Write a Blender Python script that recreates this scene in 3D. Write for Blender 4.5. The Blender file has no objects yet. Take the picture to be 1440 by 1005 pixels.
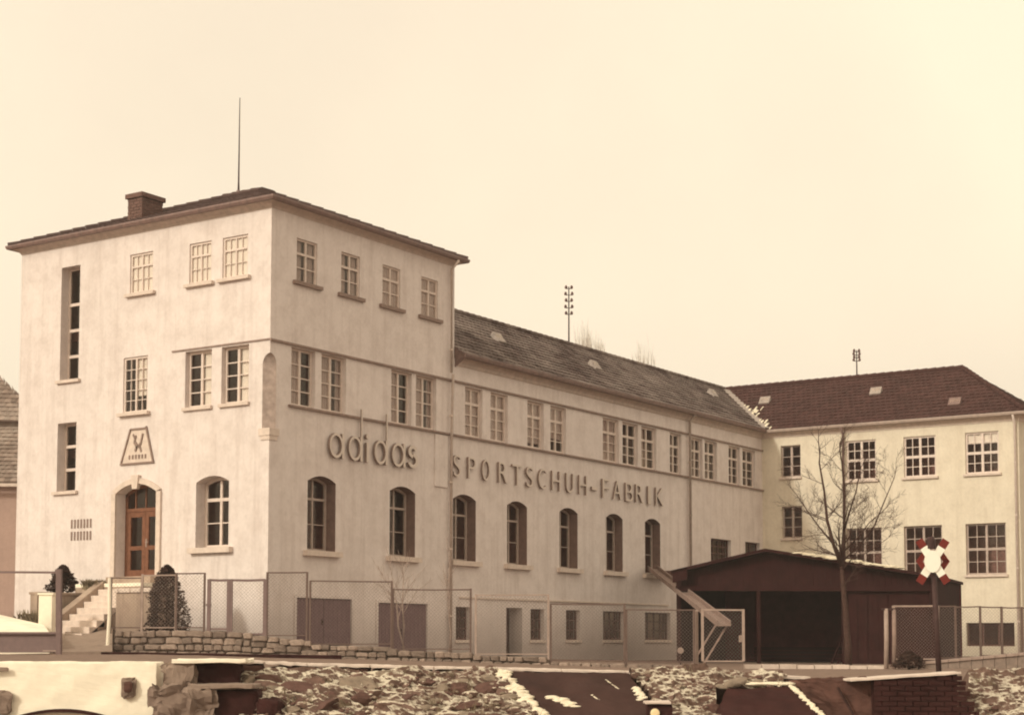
import bpy, bmesh, math, random
from mathutils import Vector, Matrix
random.seed(7)
scene = bpy.context.scene
COL = scene.collection
R = math.radians

# ------------------------------------------------------------------ camera
FPX, YAW, PITCH, ROLL, SHY = 2308.2, R(33.431), R(4.003), R(0.055), 234.5
CAM = Vector((-33.494, -30.052, 0.8))
FW = Vector((math.cos(YAW)*math.cos(PITCH), math.sin(YAW)*math.cos(PITCH), math.sin(PITCH)))
_rt = Vector((math.sin(YAW), -math.cos(YAW), 0)); _up = _rt.cross(FW)
RT = _rt*math.cos(ROLL) + _up*math.sin(ROLL)
UP = _up*math.cos(ROLL) - _rt*math.sin(ROLL)
cd = bpy.data.cameras.new('camera'); cam = bpy.data.objects.new('camera', cd); COL.objects.link(cam)
cd.sensor_width = 36; cd.lens = 36*FPX/1440; cd.shift_y = SHY/1440
cd.clip_start = 0.5; cd.clip_end = 6000
cam.matrix_world = Matrix(((RT.x, UP.x, -FW.x, CAM.x), (RT.y, UP.y, -FW.y, CAM.y), (RT.z, UP.z, -FW.z, CAM.z), (0, 0, 0, 1)))
scene.camera = cam

# ------------------------------------------------------------------ sky, sun, exposure
SUN_DIR = Vector((-0.86, 0.20, 0.46)).normalized()          # towards the sun
world = bpy.data.worlds.new('World'); scene.world = world; world.use_nodes = True
nt = world.node_tree; nt.nodes.clear()
sky = nt.nodes.new('ShaderNodeTexSky'); sky.sky_type = 'NISHITA'; sky.sun_disc = False
sky.sun_elevation = math.asin(SUN_DIR.z); sky.sun_rotation = math.atan2(SUN_DIR.x, SUN_DIR.y)
sky.dust_density = 6; sky.air_density = 1.5
hs = nt.nodes.new('ShaderNodeHueSaturation'); hs.inputs['Saturation'].default_value = 0.12
nt.links.new(sky.outputs[0], hs.inputs['Color'])
bg1 = nt.nodes.new('ShaderNodeBackground'); bg1.inputs[1].default_value = 0.05
tint = nt.nodes.new('ShaderNodeMixRGB'); tint.blend_type = 'MULTIPLY'; tint.inputs[0].default_value = 1; tint.inputs[2].default_value = (1, .82, .58, 1)
nt.links.new(hs.outputs[0], tint.inputs[1]); nt.links.new(tint.outputs[0], bg1.inputs[0])
bg2 = nt.nodes.new('ShaderNodeBackground'); bg2.inputs[0].default_value = (1.0, .845, .625, 1); bg2.inputs[1].default_value = 1.0
tcw = nt.nodes.new('ShaderNodeTexCoord'); nzw = nt.nodes.new('ShaderNodeTexNoise'); nzw.inputs['Scale'].default_value = 2.2; nzw.inputs['Detail'].default_value = 5; nzw.inputs['Roughness'].default_value = .5
nt.links.new(tcw.outputs['Generated'], nzw.inputs['Vector']); rpw = nt.nodes.new('ShaderNodeValToRGB'); rpw.color_ramp.elements[0].position = .34; rpw.color_ramp.elements[0].color = (.87, .74, .57, 1); rpw.color_ramp.elements[1].position = .60; rpw.color_ramp.elements[1].color = (1.0, .86, .65, 1)
nt.links.new(nzw.outputs['Fac'], rpw.inputs[0]); nt.links.new(rpw.outputs[0], bg2.inputs[0])
add = nt.nodes.new('ShaderNodeAddShader'); out = nt.nodes.new('ShaderNodeOutputWorld')
nt.links.new(bg1.outputs[0], add.inputs[0]); nt.links.new(bg2.outputs[0], add.inputs[1]); nt.links.new(add.outputs[0], out.inputs[0])
sd = bpy.data.lights.new('sun', 'SUN'); sd.energy = 1.75; sd.angle = R(5); sd.color = (1, .96, .81)
sun = bpy.data.objects.new('sun', sd); COL.objects.link(sun)
sun.rotation_euler = (-SUN_DIR).to_track_quat('-Z', 'Y').to_euler(); sun.location = (-30, 10, 40)
scene.cycles.pixel_filter_type = 'BLACKMAN_HARRIS'; scene.cycles.filter_width = 2.0      # soft old lens
vs = scene.view_settings
scene.display_settings.display_device = 'sRGB'
vs.view_transform = 'Standard'; vs.look = 'None'; vs.exposure = 0; vs.gamma = 1; vs.use_curve_mapping = False

# ------------------------------------------------------------------ helpers
def ray(px, py): return FW + RT*((px-720)/FPX) - UP*((py-502.5-SHY)/FPX)
def at(px, py, d): return CAM + ray(px, py)*d
def hit(px, py, p0, n):
    r = ray(px, py); n = Vector(n); t = (Vector(p0)-CAM).dot(n)/r.dot(n); return CAM + r*t
FWH = Vector((math.cos(YAW), math.sin(YAW), 0)); RTH = _rt.copy()
def sdof(x, y):
    v = Vector((x-CAM.x, y-CAM.y, 0)); return v.dot(RTH), v.dot(FWH)
def lerp(a, b, t): return a+(b-a)*t
def sstep(t): t = max(0, min(1, t)); return t*t*(3-2*t)
BANK_D, TOE_D, LOW = 26.9, 26.2, -1.25
def ground(x, y):
    s, d = sdof(x, y)
    z = lerp(.42, .02, max(0, min(1, (s+8)/13)))
    if d < BANK_D:
        z = lerp(LOW, z-.12, sstep((d-TOE_D)/(BANK_D-TOE_D)))
    return z
def gat(px, d):
    p = at(px, 900, d); return Vector((p.x, p.y, ground(p.x, p.y)))

def lin(r, g, b):
    f = lambda c: ((c/255+.055)/1.055)**2.4 if c > 10 else c/255/12.92
    return (f(r), f(g), f(b), 1)

class N:
    def __init__(s, name):
        s.m = bpy.data.materials.new(name); s.m.use_nodes = True; s.t = s.m.node_tree; s.t.nodes.clear()
        s.out = s.t.nodes.new('ShaderNodeOutputMaterial'); s.b = s.t.nodes.new('ShaderNodeBsdfPrincipled')
        s.t.links.new(s.b.outputs[0], s.out.inputs[0]); s.tc = s.t.nodes.new('ShaderNodeTexCoord')
    def nd(s, ty, **k):
        n = s.t.nodes.new(ty)
        for a, v in k.items(): setattr(n, a, v)
        return n
    def ln(s, a, b): s.t.links.new(a, b)
    def noise(s, scale, detail=6, rough=.6, vec=None, mapscale=None):
        n = s.nd('ShaderNodeTexNoise'); n.inputs['Scale'].default_value = scale; n.inputs['Detail'].default_value = detail; n.inputs['Roughness'].default_value = rough
        v = vec or s.tc.outputs['Object']
        if mapscale:
            mp = s.nd('ShaderNodeMapping'); mp.inputs['Scale'].default_value = mapscale; s.ln(v, mp.inputs[0]); v = mp.outputs[0]
        s.ln(v, n.inputs['Vector']); return n.outputs['Fac']
    def ramp(s, fac, stops):
        r = s.nd('ShaderNodeValToRGB'); e = r.color_ramp.elements
        while len(e) < len(stops): e.new(.5)
        for i, (p, c) in enumerate(stops):
            e[i].position = p; e[i].color = c if len(c) == 4 else (*c, 1)
        s.ln(fac, r.inputs[0]); return r.outputs[0]
    def mix(s, fac, a, b, mode='MIX'):
        m = s.nd('ShaderNodeMixRGB', blend_type=mode)
        for i, v in ((0, fac), (1, a), (2, b)):
            if hasattr(v, 'is_output'): s.ln(v, m.inputs[i])
            elif i == 0: m.inputs[0].default_value = v
            else: m.inputs[i].default_value = v if len(v) == 4 else (*v, 1)
        return m.outputs[0]
    def bump(s, h, strength=.4, dist=.02):
        b = s.nd('ShaderNodeBump'); b.inputs['Strength'].default_value = strength; b.inputs['Distance'].default_value = dist
        s.ln(h, b.inputs['Height']); s.ln(b.outputs[0], s.b.inputs['Normal'])
    def color(s, c):
        if hasattr(c, 'is_output'): s.ln(c, s.b.inputs['Base Color'])
        else: s.b.inputs['Base Color'].default_value = c if len(c) == 4 else (*c, 1)
    def rough(s, r): s.b.inputs['Roughness'].default_value = r

def sc(c, k): return tuple(x*k for x in c[:3])
def plain(name, c, rough=.7, var=.25, scale=6, bump=.2, bscale=40, metal=0):
    n = N(name); f = n.noise(scale)
    n.color(n.ramp(f, [(.3, sc(c, 1-var)), (.7, sc(c, 1+var*.6))])); n.rough(rough); n.b.inputs['Metallic'].default_value = metal
    if c[1] < .12: n.b.inputs['Specular IOR Level'].default_value = .1
    if bump: n.bump(n.noise(bscale, 4), bump, .01)
    return n.m

def plaster(name, c, dirt, amt=.5):
    n = N(name)
    big = n.noise(.35, 5, .65); mid = n.noise(1.6, 6, .7); streak = n.noise(1.0, 5, .7, mapscale=(3.2, 3.2, .2)); fine = n.noise(9, 5, .7)
    base = n.ramp(big, [(.3, sc(c, .90)), (.7, sc(c, 1.06))])
    base = n.mix(n.ramp(mid, [(.44, (0, 0, 0)), (.66, (amt*.75,)*3)]), base, dirt)
    base = n.mix(n.ramp(streak, [(.49, (0, 0, 0)), (.70, (amt*.85,)*3)]), base, dirt)
    base = n.mix(.28, base, n.ramp(fine, [(.3, sc(c, .72)), (.7, sc(c, 1.12))]))
    # damp splash zone near the ground
    sep = n.nd('ShaderNodeSeparateXYZ'); n.ln(n.tc.outputs['Object'], sep.inputs[0])
    ma = n.nd('ShaderNodeMath', operation='MULTIPLY_ADD'); n.ln(mid, ma.inputs[0]); ma.inputs[1].default_value = 2.6; n.ln(sep.outputs[2], ma.inputs[2])
    base = n.mix(n.ramp(ma.outputs[0], [(.0, (.55,)*3), (.10, (.55,)*3), (.26, (0, 0, 0))]) if False else n.ramp(n_scale(n, ma.outputs[0], .2), [(.26, (.7,)*3), (.56, (0, 0, 0))]), base, sc(dirt, .7))
    n.color(base); n.rough(.92); n.bump(n.mix(.5, n.noise(28, 6, .75), n.noise(3, 3)), .35, .015)
    return n.m
def n_scale(n, v, k):
    m = n.nd('ShaderNodeMath', operation='MULTIPLY'); n.ln(v, m.inputs[0]); m.inputs[1].default_value = k; return m.outputs[0]

def snowy(name, c, snowc=(.72, .64, .50), thr=.55, scale=2.5, rough=.9, soft=.12, nz=.6, var=.45):
    """stone or earth that carries a thin cover of snow on its upward faces"""
    n = N(name); f = n.noise(4, 8, .7); f2 = n.noise(scale, 8, .72)
    col = n.ramp(f, [(.25, sc(c, 1-var)), (.5, c), (.8, sc(c, 1+var))])
    geo = n.nd('ShaderNodeNewGeometry'); sep = n.nd('ShaderNodeSeparateXYZ'); n.ln(geo.outputs['Normal'], sep.inputs[0])
    m = n.nd('ShaderNodeMath', operation='MULTIPLY_ADD'); n.ln(sep.outputs[2], m.inputs[0]); m.inputs[1].default_value = nz
    n.ln(f2, m.inputs[2])
    n.color(n.mix(n.ramp(m.outputs[0], [(max(0, thr-soft), (0, 0, 0)), (min(1, thr+soft), (1, 1, 1))]), col, snowc))
    n.rough(rough); n.b.inputs['Specular IOR Level'].default_value = .1; n.bump(n.noise(14, 8, .75), .5, .03); return n.m

def tiles(name, c, snow=0., var=.35, snowc=(.60, .53, .47)):
    n = N(name); geo = n.nd('ShaderNodeNewGeometry')
    f = n.noise(.6, 6, .7); fm = n.noise(2.2, 7, .75)
    col = n.ramp(geo.outputs['Random Per Island'], [(0, sc(c, 1-var)), (.6, c), (1, sc(c, 1+var))])
    col = n.mix(.5, col, n.ramp(f, [(.3, sc(c, .7)), (.7, sc(c, 1.3))]))
    if snow:
        col = n.mix(n.ramp(n.mix(.55, fm, f), [(.62-.3*snow, (0, 0, 0)), (.80-.25*snow, (snow,)*3)]), col, snowc)
    n.color(col); n.rough(.9); n.b.inputs['Specular IOR Level'].default_value = .12; n.bump(n.noise(25, 5, .7), .5, .02); return n.m

def glassmat(name, tintc=(.97, .955, .94), refl=1.0):
    n = N(name); n.t.nodes.remove(n.b)
    tr = n.nd('ShaderNodeBsdfTransparent'); tr.inputs[0].default_value = (*tintc, 1)
    gl = n.nd('ShaderNodeBsdfGlossy'); gl.inputs['Roughness'].default_value = .06; gl.inputs[0].default_value = (.9, .82, .74, 1)
    bn = n.nd('ShaderNodeBump'); bn.inputs['Strength'].default_value = .15; bn.inputs['Distance'].default_value = .02
    n.ln(n.noise(1.8, 3), bn.inputs['Height']); n.ln(bn.outputs[0], gl.inputs['Normal'])
    fr = n.nd('ShaderNodeFresnel'); fr.inputs[0].default_value = 1.5
    geo = n.nd('ShaderNodeNewGeometry'); iv = n.nd('ShaderNodeMath', operation='SUBTRACT'); iv.inputs[0].default_value = 1; n.ln(geo.outputs['Backfacing'], iv.inputs[1])
    ml = n.nd('ShaderNodeMath', operation='MULTIPLY'); n.ln(fr.outputs[0], ml.inputs[0]); n.ln(iv.outputs[0], ml.inputs[1])
    mx = n.nd('ShaderNodeMixShader'); n.ln(ml.outputs[0], mx.inputs[0]); n.ln(tr.outputs[0], mx.inputs[1]); n.ln(gl.outputs[0], mx.inputs[2]); n.ln(mx.outputs[0], n.out.inputs[0])
    return n.m

M = {}
M['plaster'] = plaster('cream_plaster', (.755, .675, .645), (.47, .385, .35), .66)
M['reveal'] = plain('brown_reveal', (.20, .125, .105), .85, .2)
M['niche'] = plain('niche_shade', (.42, .33, .29), .9, .3)  # shade on the corner chamfer, put into a darker colour
M['plaster_wing'] = plaster('wing_plaster', (.74, .665, .545), (.52, .44, .34), .6)
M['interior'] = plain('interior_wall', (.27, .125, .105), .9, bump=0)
M['trim'] = plain('stone_trim', (.66, .55, .48), .85, .15)
M['trim_dark'] = plain('weathered_sill', (.27, .19, .16), .85, .25)
M['white'] = plain('white_paint', (.68, .57, .51), .55, .12)
M['brownframe'] = plain('brown_frame', (.12, .062, .053), .6, .2)
M['wood'] = plain('orange_wood', (.20, .090, .055), .5, .3, 8)
M['glass'] = glassmat('window_glass')
M['curtain'] = plain('curtain_cloth', (.80, .76, .71), .95, .08, bump=0)
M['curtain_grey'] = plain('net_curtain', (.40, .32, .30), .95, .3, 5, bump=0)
M['eave'] = plain('eave_wood', (.52, .42, .37), .8, .2)
M['gutter'] = plain('zinc_gutter', (.20, .125, .11), .5, .3)
M['pipe'] = plain('pipe_paint', (.44, .345, .30), .6, .2)
M['tile_hall'] = tiles('hall_tiles', (.075, .046, .042), .7, .6, (.34, .285, .255))
M['tile_wing'] = tiles('wing_tiles', (.068, .031, .028), .12, .35, (.2, .15, .13))
M['tile_tower'] = tiles('tower_tiles', (.088, .056, .052), .15, .3)
M['tile_old'] = tiles('old_tiles', (.24, .18, .15), .5, .5)
M['snow'] = plain('snow', (.78, .70, .55), .9, .1, 3, .4, 20)
M['lead'] = plain('valley_lead', (.34, .28, .25), .6, .3)
M['brick'] = plain('chimney_brick', (.17, .10, .085), .9, .35, 9)
M['iron'] = plain('dark_iron', (.07, .04, .038), .6, .3, metal=.2)
M['fencegrey'] = plain('fence_steel', (.16, .11, .095), .6, .2, metal=.2)
M['fencepale'] = plain('fence_pale_steel', (.36, .265, .225), .6, .2)
M['wire'] = plain('fence_wire', (.24, .18, .16), .6, .2, bump=0)
M['shutter'] = plain('shutter_paint', (.165, .105, .115), .7, .15)
for i_, k_ in enumerate((.75, 1.0, 1.3)): M['stone%d' % i_] = snowy('wall_stone', sc((.27, .205, .17), k_), thr=1.2)
M['mortar'] = plain('mortar', (.27, .205, .17), .95, .3)
M['rock'] = snowy('rubble_rock', (.20, .115, .095), (.76, .68, .54), thr=.93, scale=3.5, nz=.62)
M['earth'] = snowy('bank_earth', (.135, .085, .068), (.58, .52, .42), thr=.90, scale=1.15, nz=.55, soft=.15, var=.6)
M['ground'] = snowy('ground_dirt', (.22, .155, .125), (.62, .53, .43), thr=1.24, scale=1.1, nz=.6, var=.3)
M['concrete'] = plain('pale_concrete', (.93, .85, .70), .9, .14, 1.6, .3, 12)
M['concrete_old'] = plaster('weathered_concrete', (.42, .32, .25), (.17, .11, .09), .9)
M['maroon'] = plain('maroon_board', (.034, .0105, .010), .85, .3, 2.5, .3)
M['void'] = plain('dark_timber', (.12, .026, .030), .9, .3, 3)
M['slab'] = plain('brown_slab', (.056, .029, .025), .85, .35, 1.6, .5, 14)
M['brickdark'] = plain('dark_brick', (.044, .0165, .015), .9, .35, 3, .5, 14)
M['brickmid'] = plain('mid_brick', (.11, .055, .044), .9, .5, 2.2, .6, 12)
M['poplar'] = plain('hazed_poplar_bark', (.46, .38, .31), .95, .2, bump=0)  # pale bark whose colour also paints in the fading by haze
M['bark'] = plain('bark', (.075, .042, .035), .95, .3, 12)
M['barkpale'] = plain('pale_bark', (.36, .27, .23), .95, .3, 12)
M['leaf'] = plain('evergreen_leaf', (.060, .033, .026), .7, .4, 3, 0)
M['weed'] = plain('dry_weed', (.22, .17, .11), .9, .4, 3, 0)
M['gateblue'] = plain('gate_paint', (.19, .125, .12), .6, .15)
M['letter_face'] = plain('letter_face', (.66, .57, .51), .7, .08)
M['letter_side'] = plain('letter_side', (.25, .18, .155), .8, .15)  # letter sides coloured darker to carry their shadow
M['signwhite'] = plain('sign_white', (.92, .90, .80), .5, .02, bump=0)
M['signred'] = plain('sign_red', (.18, .03, .024), .5, .15)
M['pinkwall'] = plaster('neighbour_plaster', (.46, .32, .27), (.32, .22, .19), .4)
M['chute'] = plain('chute_wood', (.27, .185, .155), .8, .25, 5)
n = N('lantern_glass'); n.color((.85, .68, .40, 1)); n.rough(.3); M['lamp'] = n.m

class MB:
    def __init__(s): s.v = []; s.f = []; s.mi = []
    def add(s, vs, fs, mi=0):
        o = len(s.v); s.v += [Vector(v) for v in vs]; s.f += [tuple(i+o for i in f) for f in fs]; s.mi += [mi]*len(fs)
    def face(s, *vs, mi=0): s.add(vs, [tuple(range(len(vs)))], mi)
    def hexa(s, p, mi=0):     # 8 points: bottom 4, top 4
        s.add(p, [(0, 3, 2, 1), (4, 5, 6, 7), (0, 1, 5, 4), (1, 2, 6, 5), (2, 3, 7, 6), (3, 0, 4, 7)], mi)
    def box(s, a, b, mi=0):
        x0, y0, z0 = a; x1, y1, z1 = b
        s.hexa([(x0, y0, z0), (x1, y0, z0), (x1, y1, z0), (x0, y1, z0), (x0, y0, z1), (x1, y0, z1), (x1, y1, z1), (x0, y1, z1)], mi)
    def obox(s, o, u, v, w, mi=0):   # corner o with three edge vectors
        o, u, v, w = map(Vector, (o, u, v, w))
        s.hexa([o, o+u, o+u+v, o+v, o+w, o+u+w, o+u+v+w, o+v+w], mi)
    def bar(s, a, b, w, h=None, up=(0, 0, 1), mi=0):
        a, b = Vector(a), Vector(b); h = h or w; d = (b-a).normalized(); up = Vector(up)
        if abs(d.dot(up)) > .98: up = Vector((RTH.x, RTH.y, 0))
        x = d.cross(up).normalized(); y = x.cross(d).normalized()
        s.hexa([a-x*w/2-y*h/2, a+x*w/2-y*h/2, a+x*w/2+y*h/2, a-x*w/2+y*h/2, b-x*w/2-y*h/2, b+x*w/2-y*h/2, b+x*w/2+y*h/2, b-x*w/2+y*h/2], mi)
    def prism(s, poly, ext, mi=0, side=None):
        n = len(poly); ext = Vector(ext); p = [Vector(q) for q in poly]; o = len(s.v)
        s.v += p+[q+ext for q in p]
        s.f += [tuple(o+i for i in range(n)), tuple(o+n+i for i in range(n))]; s.mi += [mi, mi]
        for i in range(n):
            j = (i+1) % n; s.f.append((o+i, o+j, o+n+j, o+n+i)); s.mi.append(mi if side is None else side)
    def tube(s, pts, rad, n=6, mi=0, cap=True):
        pts = [Vector(p) for p in pts]; o = len(s.v); k = len(pts)
        for i, p in enumerate(pts):
            d = (pts[min(i+1, k-1)]-pts[max(i-1, 0)])
            if d.length < 1e-9: d = Vector((0, 0, 1))
            d.normalize(); a = d.orthogonal().normalized() if abs(d.z) > .999 else d.cross(Vector((0, 0, 1))).normalized(); b = d.cross(a)
            r = rad[i] if isinstance(rad, (list, tuple)) else rad
            for j in range(n):
                t = 2*math.pi*j/n; s.v.append(p+a*(r*math.cos(t))+b*(r*math.sin(t)))
        for i in range(k-1):
            for j in range(n):
                s.f.append((o+i*n+j, o+i*n+(j+1) % n, o+(i+1)*n+(j+1) % n, o+(i+1)*n+j)); s.mi.append(mi)
        if cap:
            s.f += [tuple(o+j for j in range(n)), tuple(o+(k-1)*n+j for j in range(n))]; s.mi += [mi, mi]
    def mesh(s, name, mats, origin=Vector(), smooth=False, recalc=True):
        me = bpy.data.meshes.new(name); me.from_pydata([tuple(v-origin) for v in s.v], [], s.f)
        for m in (mats if isinstance(mats, (list, tuple)) else [mats]): me.materials.append(M[m] if isinstance(m, str) else m)
        me.polygons.foreach_set('material_index', s.mi)
        if smooth: me.polygons.foreach_set('use_smooth', [True]*len(s.f))
        if recalc:
            bm = bmesh.new(); bm.from_mesh(me); bmesh.ops.recalc_face_normals(bm, faces=bm.faces); bm.to_mesh(me); bm.free()
        me.update(); return me
    def build(s, name, mats, parent=None, origin=None, smooth=False, recalc=True, bevel=0):
        if origin is None: origin = WO[parent.name] if parent else Vector()
        origin = Vector(origin)
        me = s.mesh(name, mats, origin, smooth, recalc)
        o = bpy.data.objects.new(name, me); COL.objects.link(o)
        place(o, parent, origin)
        if bevel:
            b = o.modifiers.new('bevel', 'BEVEL'); b.width = bevel; b.segments = 2; b.limit_method = 'ANGLE'
        return o
WO = {}
def place(o, parent, origin):
    if parent: o.parent = parent; o.location = origin-WO[parent.name]
    else: o.location = origin
    WO[o.name] = Vector(origin)
def tag(o, label, cat, group=None, kind=None):
    if label: o['label'] = label
    if cat: o['category'] = cat
    if group: o['group'] = group
    o['kind'] = kind or 'thing'
    return o
def thing(name, label, cat, loc, group=None):
    o = bpy.data.objects.new(name, None); o.empty_display_size = .3; COL.objects.link(o); place(o, None, Vector(loc)); return tag(o, label, cat, group)
def structure(o): o['kind'] = 'structure'; return o

# ------------------------------------------------------------------ ground sheet
mb = MB()
ss = sorted(set([-700, -400, -200, -100, -60, -40] + [i*1.5 for i in range(-20, 21)] + [40, 60, 100, 200, 400, 700]))
dd = sorted(set([-300, -60, -20, 0, 8, 14, 18, 20, 22, 23] + [23.4+i*.15 for i in range(29)] + [i*1.0 for i in range(28, 60)] + [64, 70, 80, 100, 140, 200, 300, 450, 700]))
rnd = random.Random(3)
idx = {}
for i, s_ in enumerate(ss):
    for j, d_ in enumerate(dd):
        p = CAM + RTH*s_ + FWH*d_
        z = ground(p.x, p.y) + (rnd.uniform(-.02, .02) if 20 < d_ < 44 else 0)
        idx[i, j] = len(mb.v); mb.v.append(Vector((p.x, p.y, z)))
for i in range(len(ss)-1):
    for j in range(len(dd)-1):
        mb.f.append((idx[i, j], idx[i+1, j], idx[i+1, j+1], idx[i, j+1])); mb.mi.append(0)
structure(mb.build('ground', 'ground', smooth=True))

# ------------------------------------------------------------------ the factory building
XT, YT, XW, YW = 8.68, 10.26, 31.76, -11.12          # tower width, tower depth, hall end, wing end
ZT, ZH, ZW = 12.66, 9.72, 9.66                       # wall tops
BASE = Vector((0, 0, 0.3))
fac = thing('factory_building', 'cream three storey corner tower with long lower hall and tiled rear wing', 'factory', BASE)

class Facade:
    def __init__(s, O, U, Nn): s.O, s.U, s.N = Vector(O), Vector(U), Vector(Nn); s.op = []
    def p(s, u, z, n=0): return s.O + s.U*u + Vector((0, 0, z)) + s.N*n
    def box(s, mb, u0, u1, z0, z1, n0, n1, mi=0):
        mb.hexa([s.p(u0, z0, n0), s.p(u1, z0, n0), s.p(u1, z0, n1), s.p(u0, z0, n1), s.p(u0, z1, n0), s.p(u1, z1, n0), s.p(u1, z1, n1), s.p(u0, z1, n1)], mi)
    def arch(s, u0, u1, zs, rise, k=10):
        return [(lerp(u0, u1, i/k), zs + rise*(1-(2*i/k-1)**2)) for i in range(k+1)]
    def wall(s, mb, U0, U1, Z0, Z1):
        us = sorted(set([U0, U1]+[a for o in s.op for a in o[:2] if U0 < a < U1])); zs = sorted(set([Z0, Z1]+[a for o in s.op for a in (o[2], o[3]+o[4]) if Z0 < a < Z1]))
        for i in range(len(us)-1):
            for j in range(len(zs)-1):
                cu, cz = (us[i]+us[i+1])/2, (zs[j]+zs[j+1])/2
                if any(o[0] < cu < o[1] and o[2] < cz < o[3]+o[4] for o in s.op): continue
                mb.face(s.p(us[i], zs[j]), s.p(us[i+1], zs[j]), s.p(us[i+1], zs[j+1]), s.p(us[i], zs[j+1]))
        for (u0, u1, z0, z1, rise, dep, *fl) in s.op:
            if not (U0 < (u0+u1)/2 < U1 and Z0 < (z0+z1)/2 < Z1): continue
            n = -dep-.12
            prof = [(u0, z0), (u1, z0)]
            if rise:
                ar = s.arch(u0, u1, z1, rise); top = z1+rise
                for (a, b), (c, d) in zip(ar, ar[1:]):
                    if abs(b-top) + abs(d-top) > 1e-6: mb.face(s.p(a, b), s.p(c, d), s.p(c, top), s.p(a, top))
                prof += list(reversed(ar))
            else: prof += [(u1, z1), (u0, z1)]
            for (a, b), (c, d) in zip(prof, prof[1:]+prof[:1]):
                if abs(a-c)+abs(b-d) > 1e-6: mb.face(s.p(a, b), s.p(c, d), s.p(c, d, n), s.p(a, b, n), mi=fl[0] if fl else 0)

# unit pane and curtain meshes, shared by every window
pm = MB(); pm.box((0, 0, 0), (1, 1, 1)); PANE = pm.mesh('pane', 'glass')
cm = MB()
for i in range(16):
    y0, y1 = .5+.5*math.sin(i*1.9), .5+.5*math.sin((i+1)*1.9)
    cm.face((i/16, y0, 0), ((i+1)/16, y1, 0), ((i+1)/16, y1, 1), (i/16, y0, 1))
CURT = cm.mesh('curtain', 'curtain', recalc=False); CURTG = cm.mesh('curtain', 'curtain_grey', recalc=False)
def unit(name, me, F, parent, u0, u1, z0, z1, n0, n1):
    o = bpy.data.objects.new(name, me); COL.objects.link(o); o.parent = parent
    t = F.p(u0, z0, n0)-WO[parent.name]; a, b, c = F.U*(u1-u0), F.N*(n1-n0), Vector((0, 0, z1-z0))
    o.matrix_local = Matrix(((a.x, b.x, c.x, t.x), (a.y, b.y, c.y, t.y), (a.z, b.z, c.z, t.z), (0, 0, 0, 1)))
    WO[o.name] = F.p(u0, z0, n0); return o

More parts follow.
